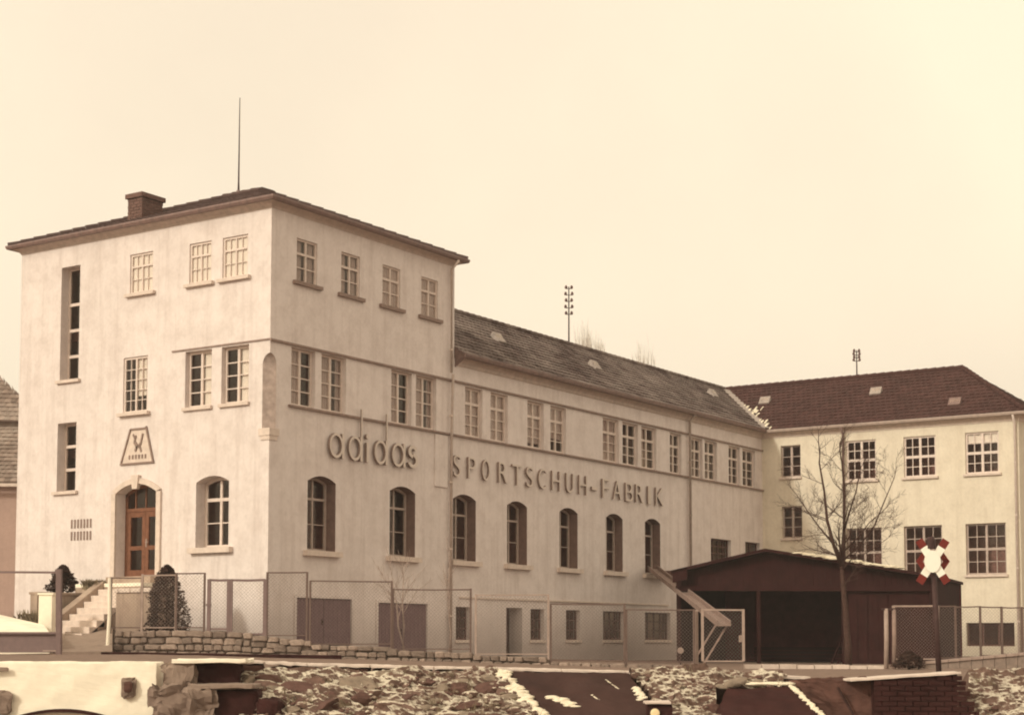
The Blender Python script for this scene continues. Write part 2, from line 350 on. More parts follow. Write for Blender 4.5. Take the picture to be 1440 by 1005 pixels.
def window(F, u0, u1, z0, z1, rise=0, dep=.1, cols=(.5,), rows=(), sub=(), fmat='white', curtain=None, sill='trim', sillproj=.10, sillw=.10, sillh=.09, fw=.07, panes=True, bw=.03, mullw=.06, rev=0):
    """rows/cols: main divisions as fractions; sub: (cols, rows) thin glazing bars per field; the frame mesh is the part, panes, sill, curtain its sub-parts"""
    F.op.append((u0, u1, z0, z1, rise, dep, rev)); mb = MB(); n0, n1 = -dep-.06, -dep
    U0, U1, Z0, Z1 = u0+.004, u1-.004, z0+.004, z1-.004
    F.box(mb, U0, U0+fw, Z0, Z1, n0, n1); F.box(mb, U1-fw, U1, Z0, Z1, n0, n1)
    F.box(mb, U0+fw, U1-fw, Z0, Z0+fw, n0, n1-.002)
    if rise:
        ar = F.arch(U0, U1, Z1, rise-.004)
        for (a, b), (c, d) in zip(ar, ar[1:]):
            mb.hexa([F.p(a, b-fw, n0), F.p(c, d-fw, n0), F.p(c, d-fw, n1-.002), F.p(a, b-fw, n1-.002), F.p(a, b, n0), F.p(c, d, n0), F.p(c, d, n1-.002), F.p(a, b, n1-.002)])
    else: F.box(mb, U0+fw, U1-fw, Z1-fw, Z1, n0, n1-.002)
    H = Z1-Z0+(rise if rise else 0)
    ue = [U0+fw]+[lerp(U0, U1, c) for c in cols]+[U1-fw]
    ze = [Z0+fw]+[lerp(Z0, Z1+rise, r) for r in rows]+[Z1-fw]
    for r in rows: z = lerp(Z0, Z1+rise, r); F.box(mb, U0+fw, U1-fw, z-mullw*.55, z+mullw*.55, n0, n1+.004)
    for c in cols: u = lerp(U0, U1, c); F.box(mb, u-mullw/2, u+mullw/2, Z0+fw, Z1-fw+(rise*.85 if rise else 0), n0, n1+.001)
    for i in range(len(ue)-1):
        for j in range(len(ze)-1):
            sb = sub[j] if isinstance(sub, list) else sub
            if not sb: continue
            ca, cb = ue[i]+(mullw/2 if i else 0), ue[i+1]-(mullw/2 if i < len(ue)-2 else 0)
            ra, rb = ze[j]+(mullw/2 if j else 0), ze[j+1]-(mullw/2 if j < len(ze)-2 else 0)
            for k in range(1, sb[0]): u = lerp(ca, cb, k/sb[0]); F.box(mb, u-bw/2, u+bw/2, ra, rb, n0, n1-.010)
            for k in range(1, sb[1]): z = lerp(ra, rb, k/sb[1]); F.box(mb, ca, cb, z-bw/2, z+bw/2, n0, n1-.008)
    w = mb.build('window', fmat, fac, origin=F.p((u0+u1)/2, z0, 0))
    gn0, gn1 = -dep-.045, -dep-.035
    for i in range(len(ue)-1):
        for j in range(len(ze)-1):
            last = rise and j == len(ze)-2
            sb = (sub[j] if isinstance(sub, list) else sub) or (1, 1)
            if not panes: sb = (1, 1)
            if last:
                poly = [F.p(ue[i], ze[j], gn0), F.p(ue[i+1], ze[j], gn0)]
                for k in range(6):
                    u = lerp(ue[i+1], ue[i], k/5); t = 2*(u-U0)/(U1-U0)-1
                    poly.append(F.p(u, Z1+rise*(1-t*t)-fw*.6, gn0))
                pp = MB(); pp.prism(poly, F.N*.01); pp.build('pane', 'glass', w); continue
            for a in range(sb[0]):
                for b in range(sb[1]):
                    unit('pane', PANE, F, w, lerp(ue[i], ue[i+1], a/sb[0]), lerp(ue[i], ue[i+1], (a+1)/sb[0]), lerp(ze[j], ze[j+1], b/sb[1]), lerp(ze[j], ze[j+1], (b+1)/sb[1]), gn0, gn1)
    if curtain:
        for (a, b, zb, off, *amp) in curtain:
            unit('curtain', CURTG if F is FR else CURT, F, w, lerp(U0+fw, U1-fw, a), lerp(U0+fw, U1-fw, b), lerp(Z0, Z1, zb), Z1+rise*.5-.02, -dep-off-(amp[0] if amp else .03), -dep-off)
    if sill:
        sb_ = MB(); F.box(sb_, u0-sillw, u1+sillw, z0-sillh, z0+.002, -dep+.004 if False else .003, sillproj)
        F.box(sb_, u0+.006, u1-.006, z0-.02, z0+.006, -dep, .003)
        sb_.build('sill', sill, w)
    return w

FR = Facade((0, 0, 0), (1, 0, 0), (0, -1, 0)); FL = Facade((0, 0, 0), (0, 1, 0), (-1, 0, 0)); FWG = Facade((XW, 0, 0), (0, -1, 0), (-1, 0, 0))
CUR_FULL = [(0, 1, 0, .05, .012)]
# --- long facade: top storey of the tower
for k, (a, b) in enumerate([(1.06, 1.95), (3.02, 3.88), (4.96, 5.84), (6.91, 7.79)]):
    window(FR, a, b, 10.80, 12.03, dep=.05, rows=(.66,), sub=[(1, 2), (1, 1)], panes=False, fw=.05, sill='trim_dark', sillw=.16, sillh=.10,
           curtain=[(0, .38, 0, .07), (.62, 1, 0, .07)] if k < 2 else CUR_FULL)
# --- first floor strip of windows, tower part then hall part
for k, (a, b) in enumerate([(.88, 1.90), (2.17, 3.28), (5.42, 6.44), (6.66, 7.72)]):
    window(FR, a, b, 7.30, 8.92, dep=.14, sub=(1, 4), panes=False, fw=.06, sill=None, mullw=.09, curtain=[(0, .5, 0, .06, .02)] if k % 2 == 0 else [(.08, .5, 0, .06, .02), (.8, 1, 0, .06, .02)])
hall = [(9.29, 10.28), (10.75, 11.77), (12.97, 14.01), (14.44, 15.48), (18.04, 19.24), (19.50, 20.68), (20.95, 22.14), (23.25, 24.22), (25.10, 26.05), (26.26, 27.37), (28.47, 29.56), (29.81, 31.08)]
for k, (a, b) in enumerate(hall):
    cu = [[(0, 1, 0, .06, .012)], [(0, 1, 0, .06, .012)], [(0, 1, .12, .06, .012)], [(0, 1, .30, .06, .012)], [(0, 1, 0, .06, .02)], None, [(0, .45, 0, .07)], None, None, None, None, None][k]
    window(FR, a, b, 7.30, 8.90, dep=.12, rows=(.68,), sub=[(1, 3), (1, 1)], panes=False, fw=.07, sill=None, mullw=.08, curtain=cu)
# --- ground floor arched windows
for a, b in [(1.62, 2.85), (5.38, 6.65), (8.64, 9.91), (11.73, 12.95), (15.03, 16.25), (18.24, 19.48), (21.18, 22.41)]:
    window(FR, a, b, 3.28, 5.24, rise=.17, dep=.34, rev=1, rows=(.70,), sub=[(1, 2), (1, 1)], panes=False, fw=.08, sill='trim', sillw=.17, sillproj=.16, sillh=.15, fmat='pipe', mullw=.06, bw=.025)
window(FR, 26.75, 28.62, 3.75, 4.93, dep=.15, cols=(.25, .5, .75), rows=(.25, .5, .75), fmat='brownframe', sill=None, fw=.05, mullw=.035)
window(FR, 30.0, 31.45, 3.85, 4.95, dep=.15, cols=(.5,), rows=(.5,), fmat='brownframe', sill=None, fw=.05, mullw=.035)
# --- basement windows
for a, b, z0 in [(8.82, 9.62, .78), (13.17, 14.04, .78), (15.46, 16.42, .78), (18.02, 19.58, .78), (21.16, 23.22, .78)]:
    nc = 2 if b-a < 1.2 else 4
    window(FR, a, b, z0, 1.83, dep=.16, cols=tuple(i/nc for i in range(1, nc)), rows=(.34, .67), fmat='brownframe', sill='trim', sillproj=.05, sillw=.05, fw=.05, mullw=.035)
# --- narrow street side of the tower
window(FL, 7.62, 8.44, 8.56, 12.02, dep=.30, cols=(), rows=(.22, .45, .68), fmat='white', sill='trim', sillw=.10, fw=.06, mullw=.08)
window(FL, 7.66, 8.48, 5.20, 7.27, dep=.30, cols=(), rows=(.33, .67), fmat='white', sill='trim', sillw=.12, fw=.06, mullw=.08)
for a, b in [(4.55, 5.50), (2.24, 3.10), (.86, 1.82)]:
    window(FL, a, b, 10.86, 12.04, dep=.04, rows=(.68,), sub=[(2, 2), (2, 1)], panes=False, bw=.018, mullw=.05, fmat='white', sill='trim', sillw=.12, sillproj=.12, curtain=[(0, 1, 0, .047, .008)], fw=.06)
window(FL, 4.70, 5.70, 7.36, 9.00, dep=.04, sub=(2, 5), panes=False, bw=.02, fmat='white', sill='trim', sillw=.13, sillproj=.14, fw=.06, curtain=[(.1, .6, .3, .06)])
for a, b in [(2.18, 3.20), (.78, 1.80)]:
    window(FL, a, b, 7.33, 8.94, dep=.15, sub=(1, 4), panes=False, fmat='white', sill='trim', sillw=.05, sillproj=.09, fw=.07, mullw=.08, curtain=[(0, .45, 0, .06)])
window(FL, 1.46, 2.71, 3.34, 5.18, rise=.17, dep=.36, rows=(.68,), sub=[(1, 2), (1, 1)], panes=False, fmat='white', sill='trim', sillw=.17, sillproj=.16, sillh=.15, fw=.09, mullw=.085)
# --- rear wing
for a, b in [(3.87, 5.19), (6.38, 7.74), (8.96, 10.32)]:
    window(FWG, a, b, 7.47, 9.15, dep=.07, rows=(.5,), sub=(2, 2), fmat='white', sill='trim', sillw=.09, fw=.07, mullw=.10, curtain=None if a < 8 else [(0, 1, .72, .06)])
for a, b in [(3.82, 5.38), (6.33, 7.94), (8.91, 10.54)]:
    window(FWG, a, b, 3.40, 5.46, dep=.12, rows=(.5,), sub=(2, 2), fmat='pipe', sill='trim', sillw=.06, fw=.07, mullw=.09)
window(FWG, .88, 1.80, 7.77, 9.14, dep=.12, sub=(1, 3), fmat='pipe', sill='trim', sillw=.04, fw=.06, mullw=.10, panes=False)
window(FWG, .90, 1.84, 5.14, 6.52, dep=.12, sub=(1, 3), fmat='pipe', sill='trim', sillw=.04, fw=.06, mullw=.10, panes=False)
window(FWG, 8.87, 10.80, .55, 1.48, dep=.15, cols=(.33, .66), fmat='brownframe', sill=None, fw=.05)
window(FWG, 6.6, 8.4, .55, 1.48, dep=.15, cols=(.33, .66), fmat='brownframe', sill=None, fw=.05)

# --- cellar shutters and doors of the long side
def leaf_door(F, u0, u1, z0, z1, leaves, dep, mat, name):
    F.op.append((u0, u1, z0, z1, 0, dep)); mb = MB()
    F.box(mb, u0+.004, u1-.004, z0+.004, z1-.004, -dep-.06, -dep-.02)
    d = mb.build(name, mat, fac, origin=F.p((u0+u1)/2, z0))
    w = (u1-u0)/leaves
    for i in range(leaves):
        nb = max(3, int(w/.2))
        for k in range(nb):
            lb = MB(); a = u0+i*w+.01+k*(w-.02)/nb; F.box(lb, a+.007, a+(w-.02)/nb-.007, z0+.03, z1-.03, -dep-.018, -dep+.012)
            lb.build('plank', mat, d)
        lb = MB(); F.box(lb, u0+i*w+.04, u0+(i+1)*w-.04, z1-.32, z1-.26, -dep+.013, -dep+.022); F.box(lb, u0+i*w+.04, u0+(i+1)*w-.04, z0+.26, z0+.32, -dep+.013, -dep+.022)
        lb.build('strap', 'shutter', d)
    fb = MB(); F.box(fb, u0-.09, u0-.003, z0, z1+.09, .002, .035); F.box(fb, u1+.003, u1+.09, z0, z1+.09, .002, .035); F.box(fb, u0-.003, u1+.003, z1+.003, z1+.09, .002, .033); fb.build('frame', 'plaster', d)
    hb = MB(); F.box(hb, (u0+u1)/2-.10, (u0+u1)/2-.06, (z0+z1)/2-.08, (z0+z1)/2+.08, -dep+.012, -dep+.05); hb.build('handle', 'iron', d)
    return d
leaf_door(FR, 1.18, 3.60, .62, 1.95, 2, .03, 'shutter', 'cellar_shutter')
leaf_door(FR, 4.83, 7.27, .20, 1.88, 2, .03, 'shutter', 'cellar_door')
# open cellar doorway with the leaf swung in
FR.op.append((11.69, 12.66, .22, 1.85, 0, .4))
mb = MB(); FR.box(mb, 11.70, 11.76, .24, 1.83, -.9, -.02); d = mb.build('door_leaf', 'brownframe', fac, origin=FR.p(11.7, .22))
mb = MB(); FR.box(mb, 11.69, 12.66, .16, .22, -.4, .06); mb.build('doorstep', 'trim', fac, origin=FR.p(12.1, .1))

# --- main door with stone surround
u0, u1, z0, zs, rise, dep = 4.22, 5.88, 2.60, 5.02, .26, .34
FL.op.append((u0, u1, z0, zs, rise, dep))
ar = FL.arch(u0, u1, zs, rise); aro = FL.arch(u0-.17, u1+.17, zs+.06, rise+.10)
mb = MB()
for (a, b), (c, d), (e, f), (g, h) in zip(ar, ar[1:], aro, aro[1:]):
    mb.hexa([FL.p(a, b, .002), FL.p(c, d, .002), FL.p(c, d, .07), FL.p(a, b, .07), FL.p(e, f, .002), FL.p(g, h, .002), FL.p(g, h, .07), FL.p(e, f, .07)])
FL.box(mb, u0-.17, u0-.002, z0-.02, zs, .002, .07); FL.box(mb, u1+.002, u1+.17, z0-.02, zs, .002, .07)
sur = mb.build('door_surround', 'trim', fac, origin=FL.p(4.95, z0))
mb = MB(); c = (u0+u1)/2
mb.hexa([FL.p(c-.10, zs+rise-.16, .0), FL.p(c+.10, zs+rise-.16, .0), FL.p(c+.10, zs+rise-.16, .12), FL.p(c-.10, zs+rise-.16, .12), FL.p(c-.15, zs+rise+.24, .0), FL.p(c+.15, zs+rise+.24, .0), FL.p(c+.15, zs+rise+.24, .12), FL.p(c-.15, zs+rise+.24, .12)])
mb.build('keystone', 'trim', sur)
mb = MB(); n0, n1 = -dep-.06, -dep
FL.box(mb, u0, u0+.10, z0, zs, n0, n1); FL.box(mb, u1-.10, u1, z0, zs, n0, n1); FL.box(mb, u0+.10, u1-.10, 4.50, 4.60, n0, n1+.02)
for i in (1, 2, 3): uu = lerp(u0, u1, i/4); FL.box(mb, uu-.02, uu+.02, 4.6, zs+rise*.7, n0, n1-.01)
for (a, b), (cc, d) in zip(ar, ar[1:]):
    mb.hexa([FL.p(a, b-.09, n0), FL.p(cc, d-.09, n0), FL.p(cc, d-.09, n1), FL.p(a, b-.09, n1), FL.p(a, b, n0), FL.p(cc, d, n0), FL.p(cc, d, n1), FL.p(a, b, n1)])
door = mb.build('entrance_door', 'wood', fac, origin=FL.p(c, z0))
mb = MB(); mb.prism([FL.p(u0+.05, 4.56, n0+.02), FL.p(u1-.05, 4.56, n0+.02)]+[FL.p(a, b-.05, n0+.02) for a, b in reversed(ar)], FL.N*.01); mb.build('fanlight', 'glass', door)
for a, b in ((u0+.10, c-.005), (c+.005, u1-.10)):
    mb = MB()
    for (x0, x1, y0, y1) in ((a, a+.13, z0+.01, 4.50), (b-.13, b, z0+.01, 4.50), (a+.13, b-.13, z0+.01, z0+.20), (a+.13, b-.13, 4.34, 4.50), (a+.13, b-.13, 3.38, 3.50)):
        FL.box(mb, x0, x1, y0, y1, n0, n1-.005)
    mb.build('door_leaf', 'wood', door)
    unit('pane', PANE, FL, door, a+.12, b-.12, z0+.19, 3.39, n0+.02, n0+.03); unit('pane', PANE, FL, door, a+.12, b-.12, 3.49, 4.35, n0+.02, n0+.03)
mb = MB(); FL.box(mb, c-.075, c-.035, 3.46, 3.70, n1-.004, n1+.015); mb.bar(FL.p(c-.055, 3.6, n1+.04), FL.p(c-.17, 3.6, n1+.04), .025); mb.build('handle', 'fencepale', door)

# --- wall sheets (chamfered corner niche between first floor and ground floor)
CH, CZ0, CZ1 = .27, 6.55, 8.62
def walls(name, mat, build):
    mb = MB(); build(mb); return mb.build(name, mat, fac, origin=BASE, recalc=False)
def tower(mb):
    FR.wall(mb, CH, XT, -.3, ZT); FL.wall(mb, CH, YT, -.3, ZT)
    for (za, zb) in ((-.3, CZ0), (CZ1, ZT)):
        mb.face(FR.p(0, za), FR.p(CH, za), FR.p(CH, zb), FR.p(0, zb)); mb.face(FL.p(0, za), FL.p(CH, za), FL.p(CH, zb), FL.p(0, zb))
    # niche: chamfer face with a rounded stop at the top
    k = 6; prof = [(CH*math.cos(t*math.pi/2/k), CZ1-.32+.32*math.sin(t*math.pi/2/k)) for t in range(k+1)]
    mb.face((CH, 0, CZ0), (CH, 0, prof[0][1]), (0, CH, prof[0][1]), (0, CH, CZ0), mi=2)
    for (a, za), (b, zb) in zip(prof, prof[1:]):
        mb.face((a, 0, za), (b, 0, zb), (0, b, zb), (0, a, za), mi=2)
        mb.face((a, 0, za), (CH, 0, za), (CH, 0, zb), (b, 0, zb)); mb.face((0, a, za), (0, CH, za), (0, CH, zb), (0, b, zb))
    mb.face((0, 0, CZ0), (CH, 0, CZ0), (0, CH, CZ0))
    # plain back and party walls
    mb.face((0, YT, -.3), (XT, YT, -.3), (XT, YT, ZT), (0, YT, ZT)); mb.face((XT, 0, ZH-.4), (XT, YT, ZH-.4), (XT, YT, ZT), (XT, 0, ZT)); mb.face((XT, 7.4, -.3), (XT, YT, -.3), (XT, YT, ZH), (XT, 7.4, ZH))
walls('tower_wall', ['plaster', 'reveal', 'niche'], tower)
def hallw(mb):
    FR.wall(mb, XT, XW, -.3, ZH); mb.face((XT, 7.1, -.3), (39.5, 7.1, -.3), (39.5, 7.1, ZH), (XT, 7.1, ZH))
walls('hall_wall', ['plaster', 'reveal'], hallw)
def wingw(mb):
    FWG.wall(mb, 0, -YW, -.3, ZW); mb.face((XW, YW, -.3), (39.2, YW, -.3), (39.2, YW, ZW), (XW, YW, ZW)); mb.face((39.2, YW, -.3), (39.2, 7.1, -.3), (39.2, 7.1, ZW), (39.2, YW, ZW))
walls('wing_wall', 'plaster_wing', wingw)
# floors and inner partitions keep the rooms dark and separate
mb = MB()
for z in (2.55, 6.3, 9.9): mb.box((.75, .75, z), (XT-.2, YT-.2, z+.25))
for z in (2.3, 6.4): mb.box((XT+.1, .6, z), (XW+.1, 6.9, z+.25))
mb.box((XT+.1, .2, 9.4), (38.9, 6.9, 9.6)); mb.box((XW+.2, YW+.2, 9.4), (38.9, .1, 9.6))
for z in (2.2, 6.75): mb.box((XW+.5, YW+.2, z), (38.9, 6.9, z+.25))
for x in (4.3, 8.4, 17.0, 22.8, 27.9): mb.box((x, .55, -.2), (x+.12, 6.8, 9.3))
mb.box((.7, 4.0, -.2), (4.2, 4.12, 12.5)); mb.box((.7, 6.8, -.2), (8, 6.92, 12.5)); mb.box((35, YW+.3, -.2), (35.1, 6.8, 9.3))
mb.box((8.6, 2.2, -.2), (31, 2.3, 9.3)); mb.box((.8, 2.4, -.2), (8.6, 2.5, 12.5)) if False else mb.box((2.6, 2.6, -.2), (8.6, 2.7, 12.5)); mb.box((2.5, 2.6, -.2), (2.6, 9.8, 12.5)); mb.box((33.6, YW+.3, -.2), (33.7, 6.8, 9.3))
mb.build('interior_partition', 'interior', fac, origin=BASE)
mb = MB(); FL2 = [(-.05, .40), (.40, -.05)]
mb.prism([(-.05, -.05, CZ0-.20), (.36, -.05, CZ0-.20), (-.05, .36, CZ0-.20)], (0, 0, .20)); mb.prism([(-.03, -.03, CZ0-.32), (.30, -.03, CZ0-.32), (-.03, .30, CZ0-.32)], (0, 0, .118)); mb.build('corner_corbel', 'trim', fac, origin=(0, 0, CZ0-.3))
# string courses
mb = MB(); FR.box(mb, -.035, XW-.002, 8.95, 9.01, .002, .07); FL.box(mb, -.002, 3.72, 8.975, 9.02, .002, .03); mb.build('head_band', 'trim_dark', fac, origin=(0, 0, 9))
mb = MB(); FR.box(mb, .75, XW-.002, 7.22, 7.28, .002, .09); mb.build('sill_band', 'trim_dark', fac, origin=(0, 0, 7.2))
mb = MB(); FR.box(mb, 7.62, 8.30, 5.55, 7.185, .002, .05); mb.build('pilaster_strip', 'plaster', fac, origin=BASE)
mb = MB(); FR.box(mb, 9.0, 23.0, 2.10, 2.15, .002, .045); mb.build('plinth_line', 'trim', fac, origin=(12, 0, 2))
# wall vents
for r_ in range(2):
    for k in range(7):
        mb = MB(); u = 6.93+k*.135; z = 3.72+r_*.36; FL.box(mb, u, u+.06, z, z+.26, .001, .02); mb.build('vent_slot', 'trim_dark', fac, origin=FL.p(u, z))

# --- eaves
def eave(name, pts, closed_dir, prof, mat):
    """sweep a profile (outset, z) along plan points with mitred outward directions"""
    mb = MB(); rows = []
    for p, o in zip(pts, closed_dir): rows.append([Vector((p[0]+o[0]*a, p[1]+o[1]*a, z)) for a, z in prof])
    for a, b in zip(rows, rows[1:]):
        for i in range(len(prof)-1): mb.face(a[i], b[i], b[i+1], a[i+1])
    return mb.build(name, mat, fac, origin=BASE, recalc=False)
TP = [(0, YT), (0, 0), (XT, 0), (XT, YT), (0, YT)]; TD = [(-1, 1), (-1, -1), (1, -1), (1, 1), (-1, 1)]
eave('cornice', TP, TD, [(0, 12.655), (.02, 12.655), (.04, 12.70), (.10, 12.745), (.18, 12.77), (.21, 12.79), (.30, 12.81)], 'eave')
eave('gutter', TP, TD, [(.23, 12.79), (.26, 12.78), (.33, 12.80), (.36, 12.86), (.36, 12.91), (.34, 12.91), (.30, 12.88), (.24, 12.90)], 'gutter')
HP = [(XT+.02, 0), (XW, 0), (XW, YW), (39.2, YW)]; HD = [(0, -1), (-1, -1), (-1, -1), (0, -1)]
eave('hall_cornice', HP[:2], HD[:2], [(0, 9.50), (.03, 9.50), (.06, 9.60), (.16, 9.70), (.18, 9.73), (.32, 9.76)], 'eave')
eave('hall_gutter', HP[:2], HD[:2], [(.26, 9.74), (.30, 9.70), (.38, 9.74), (.41, 9.82), (.41, 9.86), (.38, 9.85), (.28, 9.86)], 'gutter')
eave('wing_cornice', [(XW, 0), (XW, YW), (39.2, YW)], [(-1, -1), (-1, -1), (0, -1)], [(0, 9.50), (.03, 9.50), (.05, 9.58), (.14, 9.68), (.18, 9.72), (.32, 9.75)], 'trim')
eave('wing_gutter', [(XW, 0), (XW, YW), (39.2, YW)], [(-1, -1), (-1, -1), (0, -1)], [(.26, 9.72), (.30, 9.68), (.38, 9.72), (.41, 9.80), (.41, 9.83), (.38, 9.82), (.28, 9.84)], 'pipe')

mb = MB(); mb.prism([(XT+.03, .1, 9.45), (XT+.03, -.02, 9.45), (XT+.03, -.40, 9.72), (XT+.03, -.40, 9.86), (XT+.03, .1, 10.15)], (.04, 0, 0)); mb.build('end_board', 'gutter', fac, origin=BASE)
# --- roofs, laid as overlapping tiles
def roof_plane(mb, A0, B0, A1, B1, course=.32, width=.24, lift=.03, jit=.008, rnd=random.Random(1)):
    A0, B0, A1, B1 = map(Vector, (A0, B0, A1, B1)); n = (B0-A0).cross(((A1+B1)/2)-((A0+B0)/2)).normalized()
    if n.z < 0: n = -n
    L = (((A1+B1)/2)-((A0+B0)/2)); e = (B0-A0).normalized(); h = (L-e*L.dot(e)).length
    k = max(1, int(h/course)); U = e
    def xr(t): return (A0.lerp(A1, t)-A0).dot(U), (B0.lerp(B1, t)-A0).dot(U)
    upv = (L-e*L.dot(e))
    for i in range(k):
        t0, t1 = i/k, (i+1)/k; a0, b0 = xr(t0); a1, b1 = xr(t1); off = (i % 2)*width/2
        lo, hi = min(a0, a1), max(b0, b1); j0 = int((lo-off)/width)-1; j1 = int((hi-off)/width)+2
        for j in range(j0, j1):
            x0, x1 = j*width+off, (j+1)*width+off-.006
            p = [max(x0, a0), min(x1, b0), min(x1, b1), max(x0, a1)]
            if p[1] <= p[0] and p[2] <= p[3]: continue
            if p[1] < p[0]: p[0] = p[1] = (p[0]+p[1])/2
            if p[2] < p[3]: p[2] = p[3] = (p[2]+p[3])/2
            q = lift+rnd.uniform(-jit, jit); q1 = rnd.uniform(-jit, jit)*.5
            lo0, lo1 = A0+U*p[0]+upv*t0, A0+U*p[1]+upv*t0; h1, h0 = A0+U*p[2]+upv*t1, A0+U*p[3]+upv*t1
            m = (lo0+lo1)/2+n*.016
            mb.add([lo0+n*q, m+n*q, lo1+n*q, h1+n*q1, (h1+h0)/2+n*(q1+.014), h0+n*q1, lo0-n*.01, lo1-n*.01], [(0, 1, 4, 5), (1, 2, 3, 4), (0, 6, 7, 2, 1)])
def roof(name, mat, planes, **k):
    mb = MB(); base = MB()
    for pl in planes: roof_plane(mb, *pl, **k); base.face(*[Vector(q)-Vector((0, 0, .03)) for q in (pl[0], pl[1], pl[3], pl[2])])
    r_ = base.build(name, 'trim_dark', fac, origin=BASE, recalc=False)
    t = mb.build('tile_courses', mat, r_, recalc=False); t['kind'] = 'stuff'; return r_
o = .30; zt, zr = 12.88, 14.77; xm = XT/2
tA, tB, tC, tD = (-o, YT+o, zt), (-o, -o, zt), (XT+o, -o, zt), (XT+o, YT+o, zt); r1, r2 = (xm, xm, zr), (xm, YT-xm, zr)
tower_roof = roof('tower_roof', 'tile_tower', [(tA, tB, r2, r1), (tB, tC, r1, r1), (tC, tD, r1, r2), (tD, tA, r2, r2)])
RX, RY, RZ = XW+3.70, 3.56, 12.42; he = .36
vb = (XW-he, -he, 9.84)
hall_roof = roof('hall_roof', 'tile_hall', [((XT, -he, 9.84), vb, (XT, RY, RZ), (RX, RY, RZ)), ((39.5, 7.45, 9.84), (XT, 7.45, 9.84), (39.5, RY, RZ), (XT, RY, RZ))])
we, hp = YW-he, (RX, -7.72, 12.42)
wing_roof = roof('wing_roof', 'tile_wing', [(vb, (XW-he, we, 9.84), (RX, RY, RZ), hp), ((XW-he, we, 9.84), (39.56, we, 9.84), hp, hp), ((39.56, we, 9.84), (39.56, RY, 9.84), hp, (RX, RY, RZ))])
def ridge(a, b, mat, parent, r=.10):
    a, b = Vector(a), Vector(b); k = max(2, int((b-a).length/.38))
    for i in range(k):
        mb = MB(); p, q = a.lerp(b, i/k), a.lerp(b, (i+1)/k); up = Vector((0, 0, .03)); mb.tube([p+up, q+up*1.6], [r, r*1.12], 8); mb.build('ridge_tile', mat, parent)
ridge((XT+.1, RY, RZ), (RX, RY, RZ), 'tile_hall', hall_roof); ridge((RX, RY, RZ), hp, 'tile_wing', wing_roof); ridge(hp, (XW-he, we, 9.84), 'tile_wing', wing_roof)
ridge(r1, r2, 'tile_tower', tower_roof); ridge(r1, tB, 'tile_tower', tower_roof, .085); ridge(r2, tA, 'tile_tower', tower_roof, .085); ridge(r1, tC, 'tile_tower', tower_roof, .085)
mb = MB(); v0, v1 = Vector(vb), Vector((RX, RY, RZ)); e = Vector((0, 0, .05))
mb.face(v0+e+Vector((-.12, .14, .05)), v0+e+Vector((.14, -.12, .05)), v1+e+Vector((.14, -.12, .05)), v1+e+Vector((-.12, .14, .05))); mb.build('valley_flashing', 'lead', wing_roof, recalc=False)
# snow patch left in the valley, skylights
def skylight(px, py, p0, n, along, parent, w=.55, h=.75, mat='lead'):
    c_ = hit(px, py, p0, n); n = Vector(n).normalized(); a = Vector(along).normalized(); b = n.cross(a)
    if b.z < 0: b = -b
    mb = MB(); q = c_-a*w/2-b*h/2+n*.02; mb.obox(q, a*w, b*h, n*.06); mb.hexa([q+n*.06, q+a*w+n*.06, q+a*w+b*h+n*.06, q+b*h+n*.06, q+n*.075+b*.1, q+a*w+n*.075+b*.1, q+a*w+b*h+n*.20, q+b*h+n*.20])
    s_ = mb.build('skylight', mat, parent); mb = MB(); mb.obox(q+a*.06+b*.16+n*.09, a*(w-.12), b*(h-.26)+n*.09, n*.012); mb.build('pane', 'glass', s_)
nh = Vector((0, -(RZ-9.84), RY+he)); nw = Vector((-(RZ-9.84), 0, RX-XW+he))
for px, py in ((700, 479), (836, 517), (1002, 556)): skylight(px, py, (XT, -he, 9.84), nh, (1, 0, 0), hall_roof, .5, .42)
for px, py in ((1076, 566), (1232, 553), (1343, 568)): skylight(px, py, vb, nw, (0, 1, 0), wing_roof, .50, .36, 'lead' if px < 1300 else 'gutter')
rs = random.Random(5); mb = MB(); nn = nw.normalized(); b = nn.cross(Vector((0, 1, 0))); b = b if b.z > 0 else -b
for k in range(50):
    px, py = rs.uniform(1046, 1088), rs.uniform(572, 604)
    if px < 1040+(py-568)*.95 or px > 1072+(py-572)*.55: continue
    c_ = hit(px, py, vb, nw); w_ = rs.uniform(.04, .11); mb.obox(c_-b*.15+nn*.04, Vector((0, w_, 0)), b*rs.uniform(.12, .42), nn*.025)
sp = mb.build('snow_patch', 'snow', wing_roof); sp['kind'] = 'stuff'
# chimney
c0 = hit(200, 269, (1.6, 0, 0), (1, 0, 0)); mb = MB(); zc = c0.z
x0, y0 = 1.6, c0.y; mb.box((x0+.02, y0+.02, 12.9), (x0+.86, y0+.60, zc-.16))
ch = mb.build('chimney', 'mortar', tower_roof)
for cz in range(16):
    zz = zc-.17-(cz+1)*.095
    if zz < 13.0: break
    for (ax, fixed, length) in (('y', x0, .62), ('x', y0, .88)):
        kk = int(length/.25); off = .125*(cz % 2)
        for j in range(kk+1):
            a, b = max(0, j*.25-off), min(length, (j+1)*.25-off-.015)
            if b-a < .04: continue
            bb = MB()
            if ax == 'y': bb.box((x0, y0+a, zz), (x0+.1, y0+b, zz+.08))
            else: bb.box((x0+a+.001, y0-.002, zz), (x0+b+.001, y0+.1, zz+.08))
            bb.build('brick', 'brick', ch)
mb = MB(); mb.box((x0-.06, y0-.06, zc-.16), (x0+.94, y0+.68, zc-.02)); mb.build('chimney_cap', 'brick', ch)
